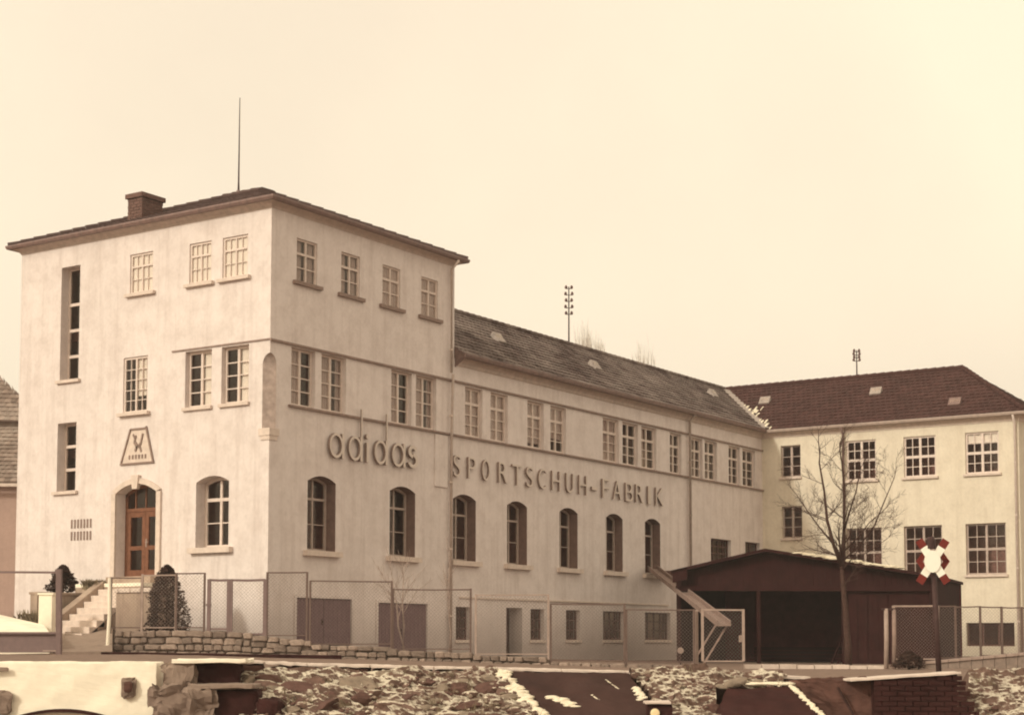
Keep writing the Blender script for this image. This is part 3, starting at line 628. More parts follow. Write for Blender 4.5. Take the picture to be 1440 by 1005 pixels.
# downpipes
def pipe(pts, r, mat='pipe'):
    mb = MB(); mb.tube(pts, r, 8); p = mb.build('downpipe', mat, fac, origin=pts[-1], smooth=True)
    z = 1.5; 
    while z < pts[1][2]-.5:
        mb = MB(); q = Vector(pts[-1]); mb.tube([(q.x, q.y, z), (q.x, q.y, z+.05)], r*1.35, 8); mb.build('bracket', mat, p); z += 2.1
pipe([(24.73, -.36, 9.72), (24.73, -.12, 9.5), (24.73, -.12, .2)], .055)
pipe([(8.36, -.40, 12.75), (8.36, -.12, 12.5), (8.36, -.12, 9.2)], .045, 'trim'); pipe([(8.40, -.16, 9.15), (8.40, -.11, 7.0), (8.40, -.10, .3)], .045)
pipe([(XW-.36, -3.78, 9.70), (XW-.12, -3.78, 9.4), (XW-.12, -3.78, .2)], .05, 'gutter')
pipe([(XW-.36, YW+.12, 9.70), (XW-.12, YW+.12, 9.4), (XW-.12, YW+.12, .2)], .05, 'white')

# ------------------------------------------------------------------ lettering on the long facade
def ring(mb, F, cu, cz, ro, ri, ax, n0, n1, a0=0, a1=360, k=28):
    full = abs(a1-a0) >= 360; pts = []
    for i in range(k+1):
        t = R(lerp(a0, a1, i/k)); pts.append(((cu+ro*ax*math.cos(t), cz+ro*math.sin(t)), (cu+(ro-(ro-ri))*ax*math.cos(t)*1.0, cz+ri*math.sin(t))))
    for ((a, b), (c_, d)), ((e, f), (g, h)) in zip(pts, pts[1:]):
        q = [F.p(a, b, n0), F.p(e, f, n0), F.p(g, h, n0), F.p(c_, d, n0), F.p(a, b, n1), F.p(e, f, n1), F.p(g, h, n1), F.p(c_, d, n1)]
        mb.add(q, [(4, 5, 6, 7)], 0); mb.add(q, [(0, 1, 5, 4), (3, 2, 6, 7)], 1)
    if not full:
        for ((a, b), (c_, d)) in (pts[0], pts[-1]): mb.add([F.p(a, b, n0), F.p(c_, d, n0), F.p(c_, d, n1), F.p(a, b, n1)], [(0, 1, 2, 3)], 1)
def strip(mb, F, u0, u1, z0, z1, n0, n1):
    q = [F.p(u0, z0, n0), F.p(u1, z0, n0), F.p(u1, z1, n0), F.p(u0, z1, n0), F.p(u0, z0, n1), F.p(u1, z0, n1), F.p(u1, z1, n1), F.p(u0, z1, n1)]
    mb.add(q, [(4, 5, 6, 7)], 0); mb.add(q, [(0, 1, 5, 4), (1, 2, 6, 5), (2, 3, 7, 6), (3, 0, 4, 7)], 1)
sg = thing('sign_lettering', 'large round lowercase raised letters with two tall thin stems on tower wall', 'lettering', FR.p(4.5, 5.95))
A0, A1 = .04, .13
for ch_, ua, ub in (('a', 2.42, 3.06), ('d', 3.28, 3.90), ('i', 4.10, 4.20), ('d', 4.48, 5.10), ('a', 5.33, 5.97), ('s', 6.13, 6.60)):
    mb = MB(); cz, r_ = 6.33, .36; cu = (ua+ub)/2-.02; ax = (ub-ua-.04)/2/r_
    if ch_ in 'ad':
        ring(mb, FR, cu, cz, r_, r_-.08, ax, A0, A1); strip(mb, FR, ub-.09, ub+.005, cz-r_, cz+r_, A0, A1+.002)
        if ch_ == 'd': strip(mb, FR, ub-.06, ub, cz+r_, 7.50, A0+.05, A1)
    elif ch_ == 'i': strip(mb, FR, ua, ub, cz-r_, cz+.22, A0, A1); ring(mb, FR, (ua+ub)/2, cz+.40, .075, .0, 1, A0, A1, k=12)
    else:
        rr = .195; cu = (ua+ub)/2; ax = (ub-ua)/2/rr
        ring(mb, FR, cu, cz+r_-rr, rr, rr-.105, ax, A0, A1, 20, 268); ring(mb, FR, cu, cz-r_+rr+.06, rr+.03, rr-.075, ax*.95, A0, A1, -160, 88)
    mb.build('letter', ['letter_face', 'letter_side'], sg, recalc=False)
sg2 = thing('sign_lettering', 'row of raised condensed capital letters along the hall above arched windows', 'lettering', FR.p(15, 5.9))
spec = list(zip('SPORTSCHUH-FABRIK', [(634, 644), (655, 665.6), (674.6, 685), (698, 710), (717, 731), (736.7, 746), (754, 764.5), (773, 784.5), (793, 803), (811, 822), (829, 837), (844, 854), (859, 870), (876.6, 887), (891, 901), (908, 912), (919, 930)]))
dg = None
for ch_, (pa, pb) in spec:
    ua, ub = hit(pa, 675, (0, 0, 0), (0, 1, 0)).x, hit(pb, 675, (0, 0, 0), (0, 1, 0)).x
    cu_ = bpy.data.curves.new('t', 'FONT'); cu_.body = ch_; cu_.size = 1; cu_.extrude = .1; cu_.offset = -.014
    to = bpy.data.objects.new('t', cu_); COL.objects.link(to); bpy.context.view_layer.update()
    me = bpy.data.meshes.new_from_object(to.evaluated_get(bpy.context.evaluated_depsgraph_get()))
    bpy.data.objects.remove(to); bpy.data.curves.remove(cu_)
    xs = [v.co.x for v in me.vertices]; ys = [v.co.y for v in me.vertices]; xa, xb, ya, yb = min(xs), max(xs), min(ys), max(ys)
    za, zb = (5.94, 6.62) if ch_ != '-' else (6.16, 6.28)
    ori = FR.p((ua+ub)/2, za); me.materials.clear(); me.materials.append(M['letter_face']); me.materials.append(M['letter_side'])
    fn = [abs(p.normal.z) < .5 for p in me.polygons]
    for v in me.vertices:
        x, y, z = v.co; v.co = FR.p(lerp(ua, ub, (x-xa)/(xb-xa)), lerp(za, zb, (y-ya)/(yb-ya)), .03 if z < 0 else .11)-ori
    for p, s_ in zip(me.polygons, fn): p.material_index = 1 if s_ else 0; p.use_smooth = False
    me.update(); o_ = bpy.data.objects.new('letter', me); COL.objects.link(o_); place(o_, sg2, ori)

# plaque over the door
pq = thing('wall_plaque', 'trapezoid relief plaque with raised border and emblem over the entrance', 'plaque', FL.p(5.05, 5.86))
mb = MB(); mb.prism([FL.p(4.42, 5.90, .002), FL.p(5.70, 5.90, .002), FL.p(5.33, 6.84, .002), FL.p(4.70, 6.84, .002)], FL.N*.02); mb.build('panel', 'trim', pq)
mb = MB()
def lbar(a, b, w=.05): mb.bar(FL.p(*a, .03), FL.p(*b, .03), w, .05, up=FL.N)
lbar((4.36, 5.87), (5.74, 5.87)); lbar((5.70, 5.9), (5.33, 6.87)); lbar((5.33, 6.87), (4.70, 6.87)); lbar((4.70, 6.92), (4.40, 5.9)); mb.build('border', 'trim_dark', pq)
mb = MB()
for a, b, w in (((5.16, 6.50), (5.02, 6.34), .10), ((5.02, 6.34), (4.90, 6.44), .07), ((4.90, 6.44), (4.82, 6.72), .05), ((5.16, 6.50), (5.10, 6.68), .05), ((5.06, 6.36), (5.12, 6.22), .06), ((4.94, 6.38), (4.88, 6.20), .05), ((5.22, 6.72), (5.14, 6.60), .04)): lbar(a, b, w)
mb.build('emblem_figure', 'trim_dark', pq)
mb = MB()
for k in range(6): uu = 5.36-k*.13; mb.bar(FL.p(uu, 6.0, .028), FL.p(uu, 6.12, .028), .055, .03, up=FL.N)
mb.build('emblem_relief', 'trim_dark', pq)

# ------------------------------------------------------------------ roof masts
def mast(name, label, base, h, arms):
    t = thing(name, label, 'mast', base); b = Vector(base); mb = MB(); mb.tube([b-Vector((0, 0, .15)), b+Vector((0, 0, h))], [.035, .022], 6); mb.build('pole', 'iron', t)
    for i in range(arms):
        z = h*(1-.11*i)-.08; mb = MB(); w = .11+.02*(i % 2); d = RTH
        mb.bar(b+d*-w+Vector((0, 0, z)), b+d*w+Vector((0, 0, z)), .025); mb.build('crossarm', 'iron', t)
        for s_ in (-1, 1):
            mb = MB(); q = b+d*w*s_+Vector((0, 0, z)); mb.tube([q, q+Vector((0, 0, .06)), q+Vector((0, 0, .13))], [.05, .06, .03], 7); mb.build('insulator', 'brownframe', t)
    return t
b = Vector((xm, 5.3, zr+.05)); t = thing('lightning_rod', 'tall thin bare rod standing on the tower roof ridge', 'mast', b)
mb = MB(); mb.tube([b-Vector((0, 0, .1)), b+Vector((0, 0, .4)), b+Vector((.03, .02, 3.12))], [.05, .03, .014], 6); mb.build('rod', 'iron', t)
mb = MB(); mb.tube([b, b+Vector((0, 0, .12))], [.10, .06], 8); mb.build('socket', 'gutter', t)
p = hit(800, 492, (0, RY, 0), (0, 1, 0)); mast('insulator_mast', 'iron mast with insulator arms on the long hall roof ridge', (p.x, RY, RZ), 2.35, 5)
p = hit(1205, 528, (RX, 0, 0), (1, 0, 0)); mast('insulator_mast', 'short iron mast with insulators on the dark wing roof ridge', (RX, p.y, RZ), 1.25, 4)

# ------------------------------------------------------------------ entrance stair, landing, garden bits
st = thing('entrance_stairs', 'concrete steps rising to a raised landing at the wooden front door', 'stairs', (-3, 6.5, .4))
ys0, ys1 = 3.65, 5.02; zl = 2.36; ns = 10
for k in range(ns):
    xa = -3.75+k*.255; zt_ = .42+(k+1)*(zl-.42)/(ns+1); mb = MB(); mb.box((xa, ys0, zt_-.19), (xa+.30, ys1, zt_)); mb.build('step', 'trim', st, bevel=.012)
mb = MB(); mb.prism([(-3.75, ys0, .1), (-1.22, ys0, .1), (-1.22, ys0, zl-.26), (-3.75, ys0, .40)], (0, ys1-ys0, 0)); mb.build('stair_core', 'concrete_old', st)
mb = MB(); mb.prism([(-3.85, ys1+.01, .1), (-1.22, ys1+.01, .1), (-1.22, ys1+.01, zl+.06), (-3.85, ys1+.01, .72)], (0, .30, 0)); mb.build('cheek_wall', 'concrete_old', st, bevel=.02)
mb = MB(); mb.box((-1.22, 3.5, .1), (-.02, 6.2, zl-.10)); mb.build('landing', 'concrete_old', st)
mb = MB(); mb.box((-1.22, 3.5, zl-.098), (-.02, 6.2, zl)); mb.build('landing_slab', 'concrete', st)
mb = MB(); mb.box((-.40, 4.05, zl), (-.02, 5.85, zl+.22)); mb.build('threshold', 'concrete_old', st)
pa_, pb_ = hit(213, 826, (-2.3, 0, 0), (1, 0, 0)), hit(163, 826, (-2.3, 0, 0), (1, 0, 0)); zp = pa_.z
mb = MB(); mb.box((-2.3, pa_.y, .1), (-2.02, pb_.y, zp-.12)); mb.build('parapet', 'concrete_old', st, bevel=.02)
yy = pa_.y-.03
while yy < pb_.y:
    L_ = min(random.uniform(.36, .5), pb_.y+.03-yy); mb = MB(); mb.box((-2.36, yy, zp-.118), (-1.98, yy+L_-.02, zp)); mb.build('coping_stone', 'trim', st, bevel=.02); yy += L_

def shrub(name, label, base, r, h, nleaf, power=.8, mat='leaf', seed=1, round_top=.25):
    rg = random.Random(seed); b = Vector(base); t = thing(name, label, 'shrub', b)
    mb = MB(); mb.tube([b-Vector((0, 0, .1)), b+Vector((0, 0, h*.8))], [.05, .015], 6); mb.build('stem', 'bark', t)
    mb = MB()
    for _ in range(nleaf):
        zf = rg.random()**.9; prof = (1-zf)**power*(1-.25*math.exp(-zf*18)); a = rg.uniform(0, 6.283)
        lump = 1+.16*math.sin(3*a+zf*9)+.14*math.sin(5*a-zf*17)+.10*math.sin(11*a+zf*29)
        rr = r*prof*lump*math.sqrt(rg.uniform(.45, 1.06)); q = b+Vector((rr*math.cos(a), rr*math.sin(a), .04+zf*h))
        s_ = rg.uniform(.03, .065); u = Vector((rg.gauss(0, 1), rg.gauss(0, 1), rg.gauss(0, 1))).normalized(); v = u.orthogonal().normalized()
        mb.face(q-u*s_, q+v*s_*.5, q+u*s_, q-v*s_*.5)
    f = mb.build('foliage', mat, t, recalc=False); return t
p = at(234, 876, 43.5); shrub('conical_shrub', 'dark conical evergreen shrub below the front door behind wire fence', (p.x, p.y, ground(p.x, p.y)), .68, 1.50+(p.z-.42), 6500, .52, seed=2)
# garden wall beside the stairs with pyramid shrub, pale pillar
wa, wb = at(52, 860, 45.0), at(132, 860, 46.6)
gw = thing('garden_wall', 'low grey garden wall beside the entrance steps', 'wall', (wa.x, wa.y, .4)); dv = (wb-wa); dv.z = 0; nv = Vector((-dv.y, dv.x, 0)).normalized()
mb = MB(); a_, b_ = Vector((wa.x, wa.y, .3)), Vector((wb.x, wb.y, .3)); mb.obox(a_, dv, nv*.30, (0, 0, 1.72)); mb.build('wall_body', 'concrete_old', gw)
mb = MB(); mb.obox(a_+Vector((0, 0, 1.72))-nv*.04-dv*.01, dv*1.02, nv*.38, (0, 0, .07)); mb.build('coping', 'concrete_old', gw)
p = at(88, 832, 47.2); shrub('pyramid_shrub', 'dark pyramid shaped evergreen shrub on the garden wall by the steps', (p.x, p.y, p.z-.03), .46, .76, 3600, .62, seed=5)
p = at(66, 877, 43.6); pl = thing('gate_pillar', 'pale square gate pillar in front of the garden wall', 'pillar', (p.x, p.y, .4))
q = Vector((p.x, p.y, .3)); u = Vector((1, 0, 0)); 
mb = MB(); mb.obox(q-RTH*.18-FWH*.18, RTH*.36, FWH*.36, (0, 0, 1.66)); mb.build('shaft', 'concrete', pl, bevel=.015)
mb = MB(); mb.obox(q-RTH*.21-FWH*.21+Vector((0, 0, 1.66)), RTH*.42, FWH*.42, (0, 0, .06)); mb.build('cap', 'concrete', pl, bevel=.01)
def weeds(name, label, centre, spread, nblade, h, seed):
    rg = random.Random(seed); c_ = Vector(centre); mb = MB()
    for _ in range(nblade):
        q = c_+Vector((rg.gauss(0, spread), rg.gauss(0, spread), 0)); hh = h*rg.uniform(.4, 1); tip = q+Vector((rg.gauss(0, hh*.3), rg.gauss(0, hh*.3), hh)); w = RTH*.02
        mb.face(q-w, q+w, tip+w*.2, tip-w*.2); m = q.lerp(tip, .6); s_ = .05; mb.face(m, m+Vector((s_, s_, s_)), m+Vector((0, s_, 2*s_)), m+Vector((-s_, 0, s_)))
    o_ = mb.build(name, 'weed', None, origin=c_, recalc=False); tag(o_, label, 'plant'); return o_
p = at(133, 829, 46.5); weeds('dry_plant', 'grey dry plant on top of the stair cheek wall', p, .14, 260, .32, 3)
p = at(40, 866, 44.5); weeds('dry_plant', 'small dry tuft growing behind the pale gate pillar', p-Vector((0, 0, .3)), .12, 140, .5, 4)
# sloped pale drive in front of the pillar
mb = MB(); a_, b_, c_, d_ = at(-60, 850, 47), at(62, 878, 43.2), at(70, 890, 41.2), at(-60, 892, 41.2)
mb.prism([a_, b_, c_, d_], (0, 0, -.5)); structure(mb.build('drive', 'concrete'))
# pale path below the steps
mb = MB(); mb.prism([at(92, 886, 44.6), at(158, 882, 44.6), at(158, 915, 41.2), at(84, 916, 41.2)], (0, 0, -.4)); structure(mb.build('path', 'concrete_old'))

# left gate of painted steel
gl_ = thing('steel_gate', 'purple grey steel gate with single top rail and sheet metal foot', 'gate', gat(40, 39.5))
D_ = 39.5
p0, p1 = at(83, 800, D_), at(83, 917, D_); mb = MB(); mb.bar(p1-Vector((0, 0, .05)), p0, .15, .12); mb.build('post', 'gateblue', gl_)
mb = MB(); mb.bar(at(-60, 803.5, D_), at(81, 804.5, D_), .07, .05); mb.build('top_rail', 'gateblue', gl_)
mb = MB(); a_ = at(-60, 917, D_); mb.obox(a_, at(79, 917, D_)-a_, FWH*.04, (0, 0, at(0, 890, D_).z-a_.z)); mb.build('sheet_panel', 'gateblue', gl_)
mb = MB(); mb.bar(at(-60, 889.5, D_-.02), at(79, 889.5, D_-.02), .07, .05); mb.build('bottom_rail', 'gateblue', gl_)
mb = MB(); mb.obox(at(60, 915.5, D_-.08), RTH*.32, FWH*.02, (0, 0, .035)); mb.build('number_strip', 'fencepale', gl_)

# ------------------------------------------------------------------ fence along the yard
FD = 42.6
def fence_mesh(mb, a, b, z0, z1, pitch=.095, w=.0045):
    """diagonal wire mesh clipped to the panel rectangle"""
    a, b = Vector(a), Vector(b); L_ = (b-a).length; u = (b-a)/L_; H = z1-z0; nrm = Vector((-u.y, u.x, 0))
    def P(x, z): return Vector((a.x, a.y, z0))+u*x+Vector((0, 0, z))
    k = int((L_+H)/pitch)
    for sgn in (1, -1):
        for i in range(1, k):
            c_ = i*pitch                       # x + z = c  or  x - z = c - H
            if sgn == 1: x0, x1 = max(0, c_-H), min(L_, c_); pts = (P(x0, c_-x0), P(x1, c_-x1))
            else: x0, x1 = max(0, c_-H), min(L_, c_); pts = (P(x0, x0-c_+H), P(x1, x1-c_+H))
            if x1-x0 < .02: continue
            mb.bar(pts[0], pts[1], w, w, up=nrm)
def panel(parent, xa, xb, yt, yb, d=FD, mat='fencegrey', rail=.035, post_l=True, post_r=True, mesh=True, foot=.15, bottom=True):
    a, b = at(xa, yt, d), at(xb, yt, d); a2, b2 = at(xa, yb, d), at(xb, yb, d); zt_, zb_ = (a.z+b.z)/2, (a2.z+b2.z)/2
    a.z = zt_+random.uniform(-.012, .012); b.z = zt_+random.uniform(-.012, .012); a += RTH*random.uniform(-.012, .012); mb = MB()
    mid = (a+b)/2-Vector((0, 0, random.uniform(0, .012))); mb.bar(a, mid, rail); mb.bar(mid, b, rail)
    if bottom: mb.bar(Vector((a.x, a.y, zb_)), Vector((b.x, b.y, zb_)), rail*.8)
    for pt, on in ((a, post_l), (b, post_r)):
        if on: mb.bar(Vector((pt.x, pt.y, zb_-foot)), Vector((pt.x, pt.y, zt_+.02)), rail*1.5, rail*1.5)
    f = mb.build('panel_frame', mat, parent, origin=Vector(((a.x+b.x)/2, (a.y+b.y)/2, zb_)))
    if mesh:
        mb = MB(); fence_mesh(mb, Vector((a.x, a.y, 0)), Vector((b.x, b.y, 0)), zb_, zt_); mb.build('wire_mesh', 'wire', f)
fen = thing('wire_fence', 'long stepped wire mesh fence on low stone base before the yard', 'fence', gat(560, FD))
for xa, xb, yt, yb, mt in ((157, 200, 812, 882, 'fencegrey'), (201, 248, 808, 882, 'fencepale'), (249, 288, 806, 882, 'fencegrey'), (376, 432, 805, 893, 'fencegrey'), (436, 551, 817, 905, 'fencegrey'), (553, 662, 828, 912, 'fencegrey'), (669, 771, 836, 919, 'fencepale'), (775, 878, 849, 928, 'fencegrey'), (881, 976, 857, 930, 'fencegrey')):
    panel(fen, xa, xb, yt, yb, mat=mt)
sgte = thing('garden_gate', 'small two leaf steel garden gate beside the conical shrub', 'gate', gat(332, FD))
panel(sgte, 294, 322, 815, 884, mat='gateblue', rail=.06); panel(sgte, 325, 373, 815, 891, mat='gateblue', rail=.06)
mb = MB(); mb.obox(at(325, 893, FD-.03), at(375, 893, FD-.03)-at(325, 893, FD-.03), FWH*.05, (0, 0, .06)); mb.build('bottom_bar', 'iron', sgte)
mb = MB(); mb.bar(at(290, 850, FD-.06), at(297, 850, FD-.06), .10, .06); mb.build('lock_box', 'gateblue', sgte)
p = at(152, 905, FD); wp = MB(); q0, q1 = at(154, 812, FD-.5), at(151, 908, FD-.5); wp.tube([q1-Vector((0, 0, .1)), q1.lerp(q0, .5)+RTH*.03, q0], [.05, .045, .04], 7)
tag(wp.build('white_post', 'concrete', origin=q1), 'slim leaning pale post at the foot of the entrance path', 'post')
# big post and yard gate
for xa in (979,):
    q0, q1 = at(xa, 857, FD), at(xa, 934, FD); mb = MB(); mb.obox(q1-RTH*.065-Vector((0, 0, .1)), RTH*.13, FWH*.16, (0, 0, q0.z-q1.z+.1))
    tag(mb.build('gate_post', 'fencepale', origin=q1, bevel=.01), 'thick pale square post holding the yard gate below the chute', 'post')
yg = thing('yard_gate', 'pale steel framed yard gate in front of the dark shed', 'gate', gat(1016, FD))
panel(yg, 987, 1045, 857, 929, mat='fencepale', rail=.045, mesh=True, foot=.0)
mb = MB(); q = at(1042, 898, FD-.05); mb.obox(q-RTH*.05-Vector((0, 0, .08)), RTH*.11, FWH*.08, (0, 0, .18)); mb.build('lock_box', 'fencepale', yg)
# stone base under the fence, separate stones
sw = thing('stone_wall', 'low wall of rough squared stones carrying the wire fence', 'stone wall', gat(420, FD))
rg = random.Random(11)
def stone_mesh(seed):
    r_ = random.Random(seed); bm = bmesh.new(); bmesh.ops.create_cube(bm, size=1); bmesh.ops.bevel(bm, geom=bm.edges[:], offset=.16, segments=1, affect='EDGES')
    for v in bm.verts: v.co += Vector((r_.uniform(-.07, .07), r_.uniform(-.07, .07), r_.uniform(-.07, .07)))
    me = bpy.data.meshes.new('stone'); bm.to_mesh(me); bm.free(); me.materials.append(M['stone%d' % (seed % 3)]); return me
SM = [stone_mesh(i) for i in range(12)]
def base_profile(px):
    top = [(165, 885), (250, 885), (330, 886), (375, 893), (432, 898), (436, 905), (551, 907), (553, 912), (664, 916), (669, 919), (772, 922), (774, 929), (878, 931), (980, 933)]
    for (x0, y0), (x1, y1) in zip(top, top[1:]):
        if x0 <= px <= x1: return lerp(y0, y1, (px-x0)/(x1-x0) if x1 > x0 else 0)
    return 885 if px < 165 else 933
core = MB(); xs = [165+i*8.15*1.0 for i in range(101)]
for a, b in zip(xs, xs[1:]):
    p0, p1 = at(a, base_profile(a)+2, FD), at(b, base_profile(b)+2, FD); g0, g1 = ground(p0.x, p0.y)-.35, ground(p1.x, p1.y)-.35
    core.hexa([Vector((p0.x, p0.y, g0))-FWH*.10, Vector((p1.x, p1.y, g1))-FWH*.10, Vector((p1.x, p1.y, g1))+FWH*.2, Vector((p0.x, p0.y, g0))+FWH*.2, p0-FWH*.10, p1-FWH*.10, p1+FWH*.2, p0+FWH*.2])
core.build('core', 'mortar', sw)
cnt = 0
for r_ in range(4):
    px = 165.0-rg.uniform(0, 8)
    while px < 980:
        w = rg.choice((rg.uniform(.16, .26), rg.uniform(.24, .44))); wpx = w*FPX/FD; xc = px+wpx/2; px += wpx+.6
        zt_ = at(xc, base_profile(xc)+1, FD).z; q = at(xc, 900, FD-.13); zb_ = ground(q.x, q.y)-.10; hh = (zt_-zb_)/max(1, round((zt_-zb_)/.17))
        if zb_+hh*(r_+.5) > zt_ or cnt >= 300: continue
        o_ = bpy.data.objects.new('stone', SM[rg.randrange(12)]); COL.objects.link(o_); o_.parent = sw
        o_.location = Vector((q.x, q.y, zb_+hh*(r_+.5)+rg.uniform(-.015, .015)))-WO[sw.name]-FWH*rg.uniform(-.02, .02); o_.rotation_euler = (0, rg.uniform(-.05, .05), YAW-math.pi/2+rg.uniform(-.08, .08)+math.pi*rg.randrange(2)); o_.scale = (w*1.0, .22, hh*rg.uniform(.82, .98)); cnt += 1
# kerb of the yard opening
ka, kb = at(1047, 934, 44.0), at(1245, 936, 44.0); mb = MB(); k = 8
kt = thing('kerb', 'pale concrete kerb across the open yard entrance before the shed', 'kerb', ka)
for i in range(k):
    a_, b_ = ka.lerp(kb, i/k), ka.lerp(kb, (i+1)/k-.006); mb = MB(); mb.obox(a_-Vector((0, 0, .3)), b_-a_, FWH*.16, (0, 0, .31+.008*(i % 3))); mb.build('kerb_stone', 'trim', kt)

# ------------------------------------------------------------------ shed in the yard
dl, dr = 55.5, 52.0
def sp_(px, py):
    t = (px-947)/(1345-947); return at(px, py, lerp(dl, dr, t))
sh = thing('timber_shed', 'dark maroon open timber shed with low gabled roof in the yard', 'shed', gat(1120, 54))
eL, ap, eR = sp_(951, 806), sp_(1080, 776), sp_(1314, 812)
back = Vector((eR.y-eL.y, -(eR.x-eL.x), 0)).normalized(); back = back if back.dot(FWH) > 0 else -back
def gz(p, z=None): return Vector((p.x, p.y, ground(p.x, p.y)-.1 if z is None else z))
BK = back*6.5
fr = -back
# roof sheets with thickness
mb = MB(); ov = fr*.45
for a_, b_ in ((eL+(eL-ap)*.02, ap), (ap, eR+(eR-ap)*.02)): mb.obox(a_+ov, b_-a_, BK-ov+back*.3, (0, 0, .10))
rf = shed_roof = mb.build('roof', 'maroon', sh)
snow_a, snow_b = ap.lerp(eR, .20)-back*.3+Vector((0, 0, .13)), ap.lerp(eR, .80)-back*.3+Vector((0, 0, .13))
# upturned verge at the left eave
mb = MB(); mb.obox(eL+ov-Vector((0, 0, .32)), (ap-eL)*.16, back*.05, (0, 0, .42)); mb.build('verge_board', 'maroon', rf)
# gable boarding: upright boards, lower edge level
zl_ = sp_(1100, 825).z; kk = 44
for i in range(kk):
    t0, t1 = i/kk, (i+1)/kk-.0006
    def top(t):
        q = eL.lerp(eR, t); ta = (ap-eL).dot(eR-eL)/(eR-eL).length_squared
        zz = lerp(eL.z, ap.z, t/ta) if t < ta else lerp(ap.z, eR.z, (t-ta)/(1-ta)); return Vector((q.x, q.y, zz-.01))
    p0, p1 = top(t0), top(t1); d_ = back*rg.uniform(0, .012)
    zb0 = zl_ if t0 < .72 else lerp(zl_, zl_-.10, (t0-.72)/.28)
    if min(p0.z, p1.z)-zb0 < .03: continue
    mb = MB(); mb.hexa([gz(p0, zb0)+d_, gz(p1, zb0)+d_, gz(p1, zb0)+d_+back*.03, gz(p0, zb0)+d_+back*.03, p0+d_, p1+d_, p1+d_+back*.03, p0+d_+back*.03]); mb.build('board', 'maroon', sh)
mb = MB(); mb.bar(Vector((eL.x, eL.y, zl_)), Vector((eR.x, eR.y, zl_-.1)), .14, .18); mb.build('lintel_beam', 'maroon', sh)
for t in (0.01, .33, .66, .99):
    q = eL.lerp(eR, t); mb = MB(); mb.bar(gz(q), Vector((q.x, q.y, zl_)), .12, .12); mb.build('post', 'maroon', sh)
def wallb(a_, b_, mat, name):
    L_ = (b_-a_).length; k = int(L_/.32)
    for i in range(k):
        p0, p1 = a_.lerp(b_, i/k), a_.lerp(b_, (i+1)/k+.012); mb = MB(); nn = Vector((-(b_-a_).y, (b_-a_).x, 0)).normalized()*(.03+.015*(i % 2))
        mb.hexa([gz(p0), gz(p1), gz(p1)+nn, gz(p0)+nn, p0, p1, p1+nn, p0+nn]); mb.build('board', mat, sh)
wallb(eL+BK, ap+BK, 'void', 'b'); wallb(ap+BK, eR+BK, 'void', 'b'); wallb(eL+back*.1, eL+BK, 'maroon', 'b'); wallb(eR+back*.1, eR+BK, 'maroon', 'b')
q0, q1 = eL.lerp(eR, .67), eL.lerp(eR, .98); q0.z = q1.z = zl_-.12; wallb(q0+back*.1, q1+back*.1, 'maroon', 'b')
# timber stacked inside
rg2 = random.Random(4)
for i in range(16):
    a_ = eL.lerp(eR, .18+.03*(i % 4)+rg2.uniform(0, .04))+back*(3.2+.3*(i//8)); a_ = gz(a_, ground(a_.x, a_.y)+.08+.13*(i//4)); b_ = a_+(eR-eL).normalized()*rg2.uniform(2.4, 3.6); b_.z = a_.z
    mb = MB(); mb.bar(a_, b_, .16, .11); o_ = mb.build('stacked_beam', 'maroon', None, origin=a_); tag(o_, 'dark squared beam in the timber stack inside the shed', 'beam', 'beams stacked in the shed')
for i in range(2):
    a_ = eL.lerp(eR, .60+.022*i)+back*.5; a_ = gz(a_, ground(a_.x, a_.y)); b_ = a_+(eR-eL).normalized()*(.7+.9*i)+Vector((0, 0, 1.75)); mb = MB(); mb.bar(a_, b_, .09, .06); o_ = mb.build('leaning_pole', 'maroon', None, origin=a_); tag(o_, ('dark pole leaning steeply in the shed opening beside the bare tree', 'more slanted dark pole crossing the steep pole inside the shed')[i], 'pole', 'poles leaning in the shed')

# chute from the last arched window
w0 = Vector((21.7, -.05, 3.45)); w1 = at(1018, 880, 47.5); cht = thing('chute', 'pale wooden goods chute sloping from an arched window to the yard', 'chute', (w1.x, w1.y, ground(w1.x, w1.y)))
dvec = (w1-w0); sd_ = Vector((dvec.y, -dvec.x, 0)).normalized(); up_ = sd_.cross(dvec).normalized(); up_ = up_ if up_.z > 0 else -up_
for k in range(4):
    mb = MB(); mb.obox(w0-sd_*.17+sd_*(.085*k)+sd_*.003, dvec, sd_*.079, up_*.04); mb.build('plank', 'chute', cht)
for s_ in (-.21, .17): mb = MB(); mb.obox(w0+sd_*s_, dvec, sd_*.04, up_*.16); mb.build('side_board', 'chute', cht)
mb = MB(); mb.obox(w0-sd_*.38+Vector((-.3, -.1, -.25)), Vector((.9, 0, 0)), Vector((0, -.5, 0)), (0, 0, .2)); mb.build('bracket', 'brownframe', cht)
for s_ in (-.17, .17):
    q = w1-dvec.normalized()*.35+sd_*s_; f_ = q-RTH*.75; mb = MB(); mb.bar(q, gz(f_, ground(f_.x, f_.y)), .06, .05); mb.build('leg', 'chute', cht)

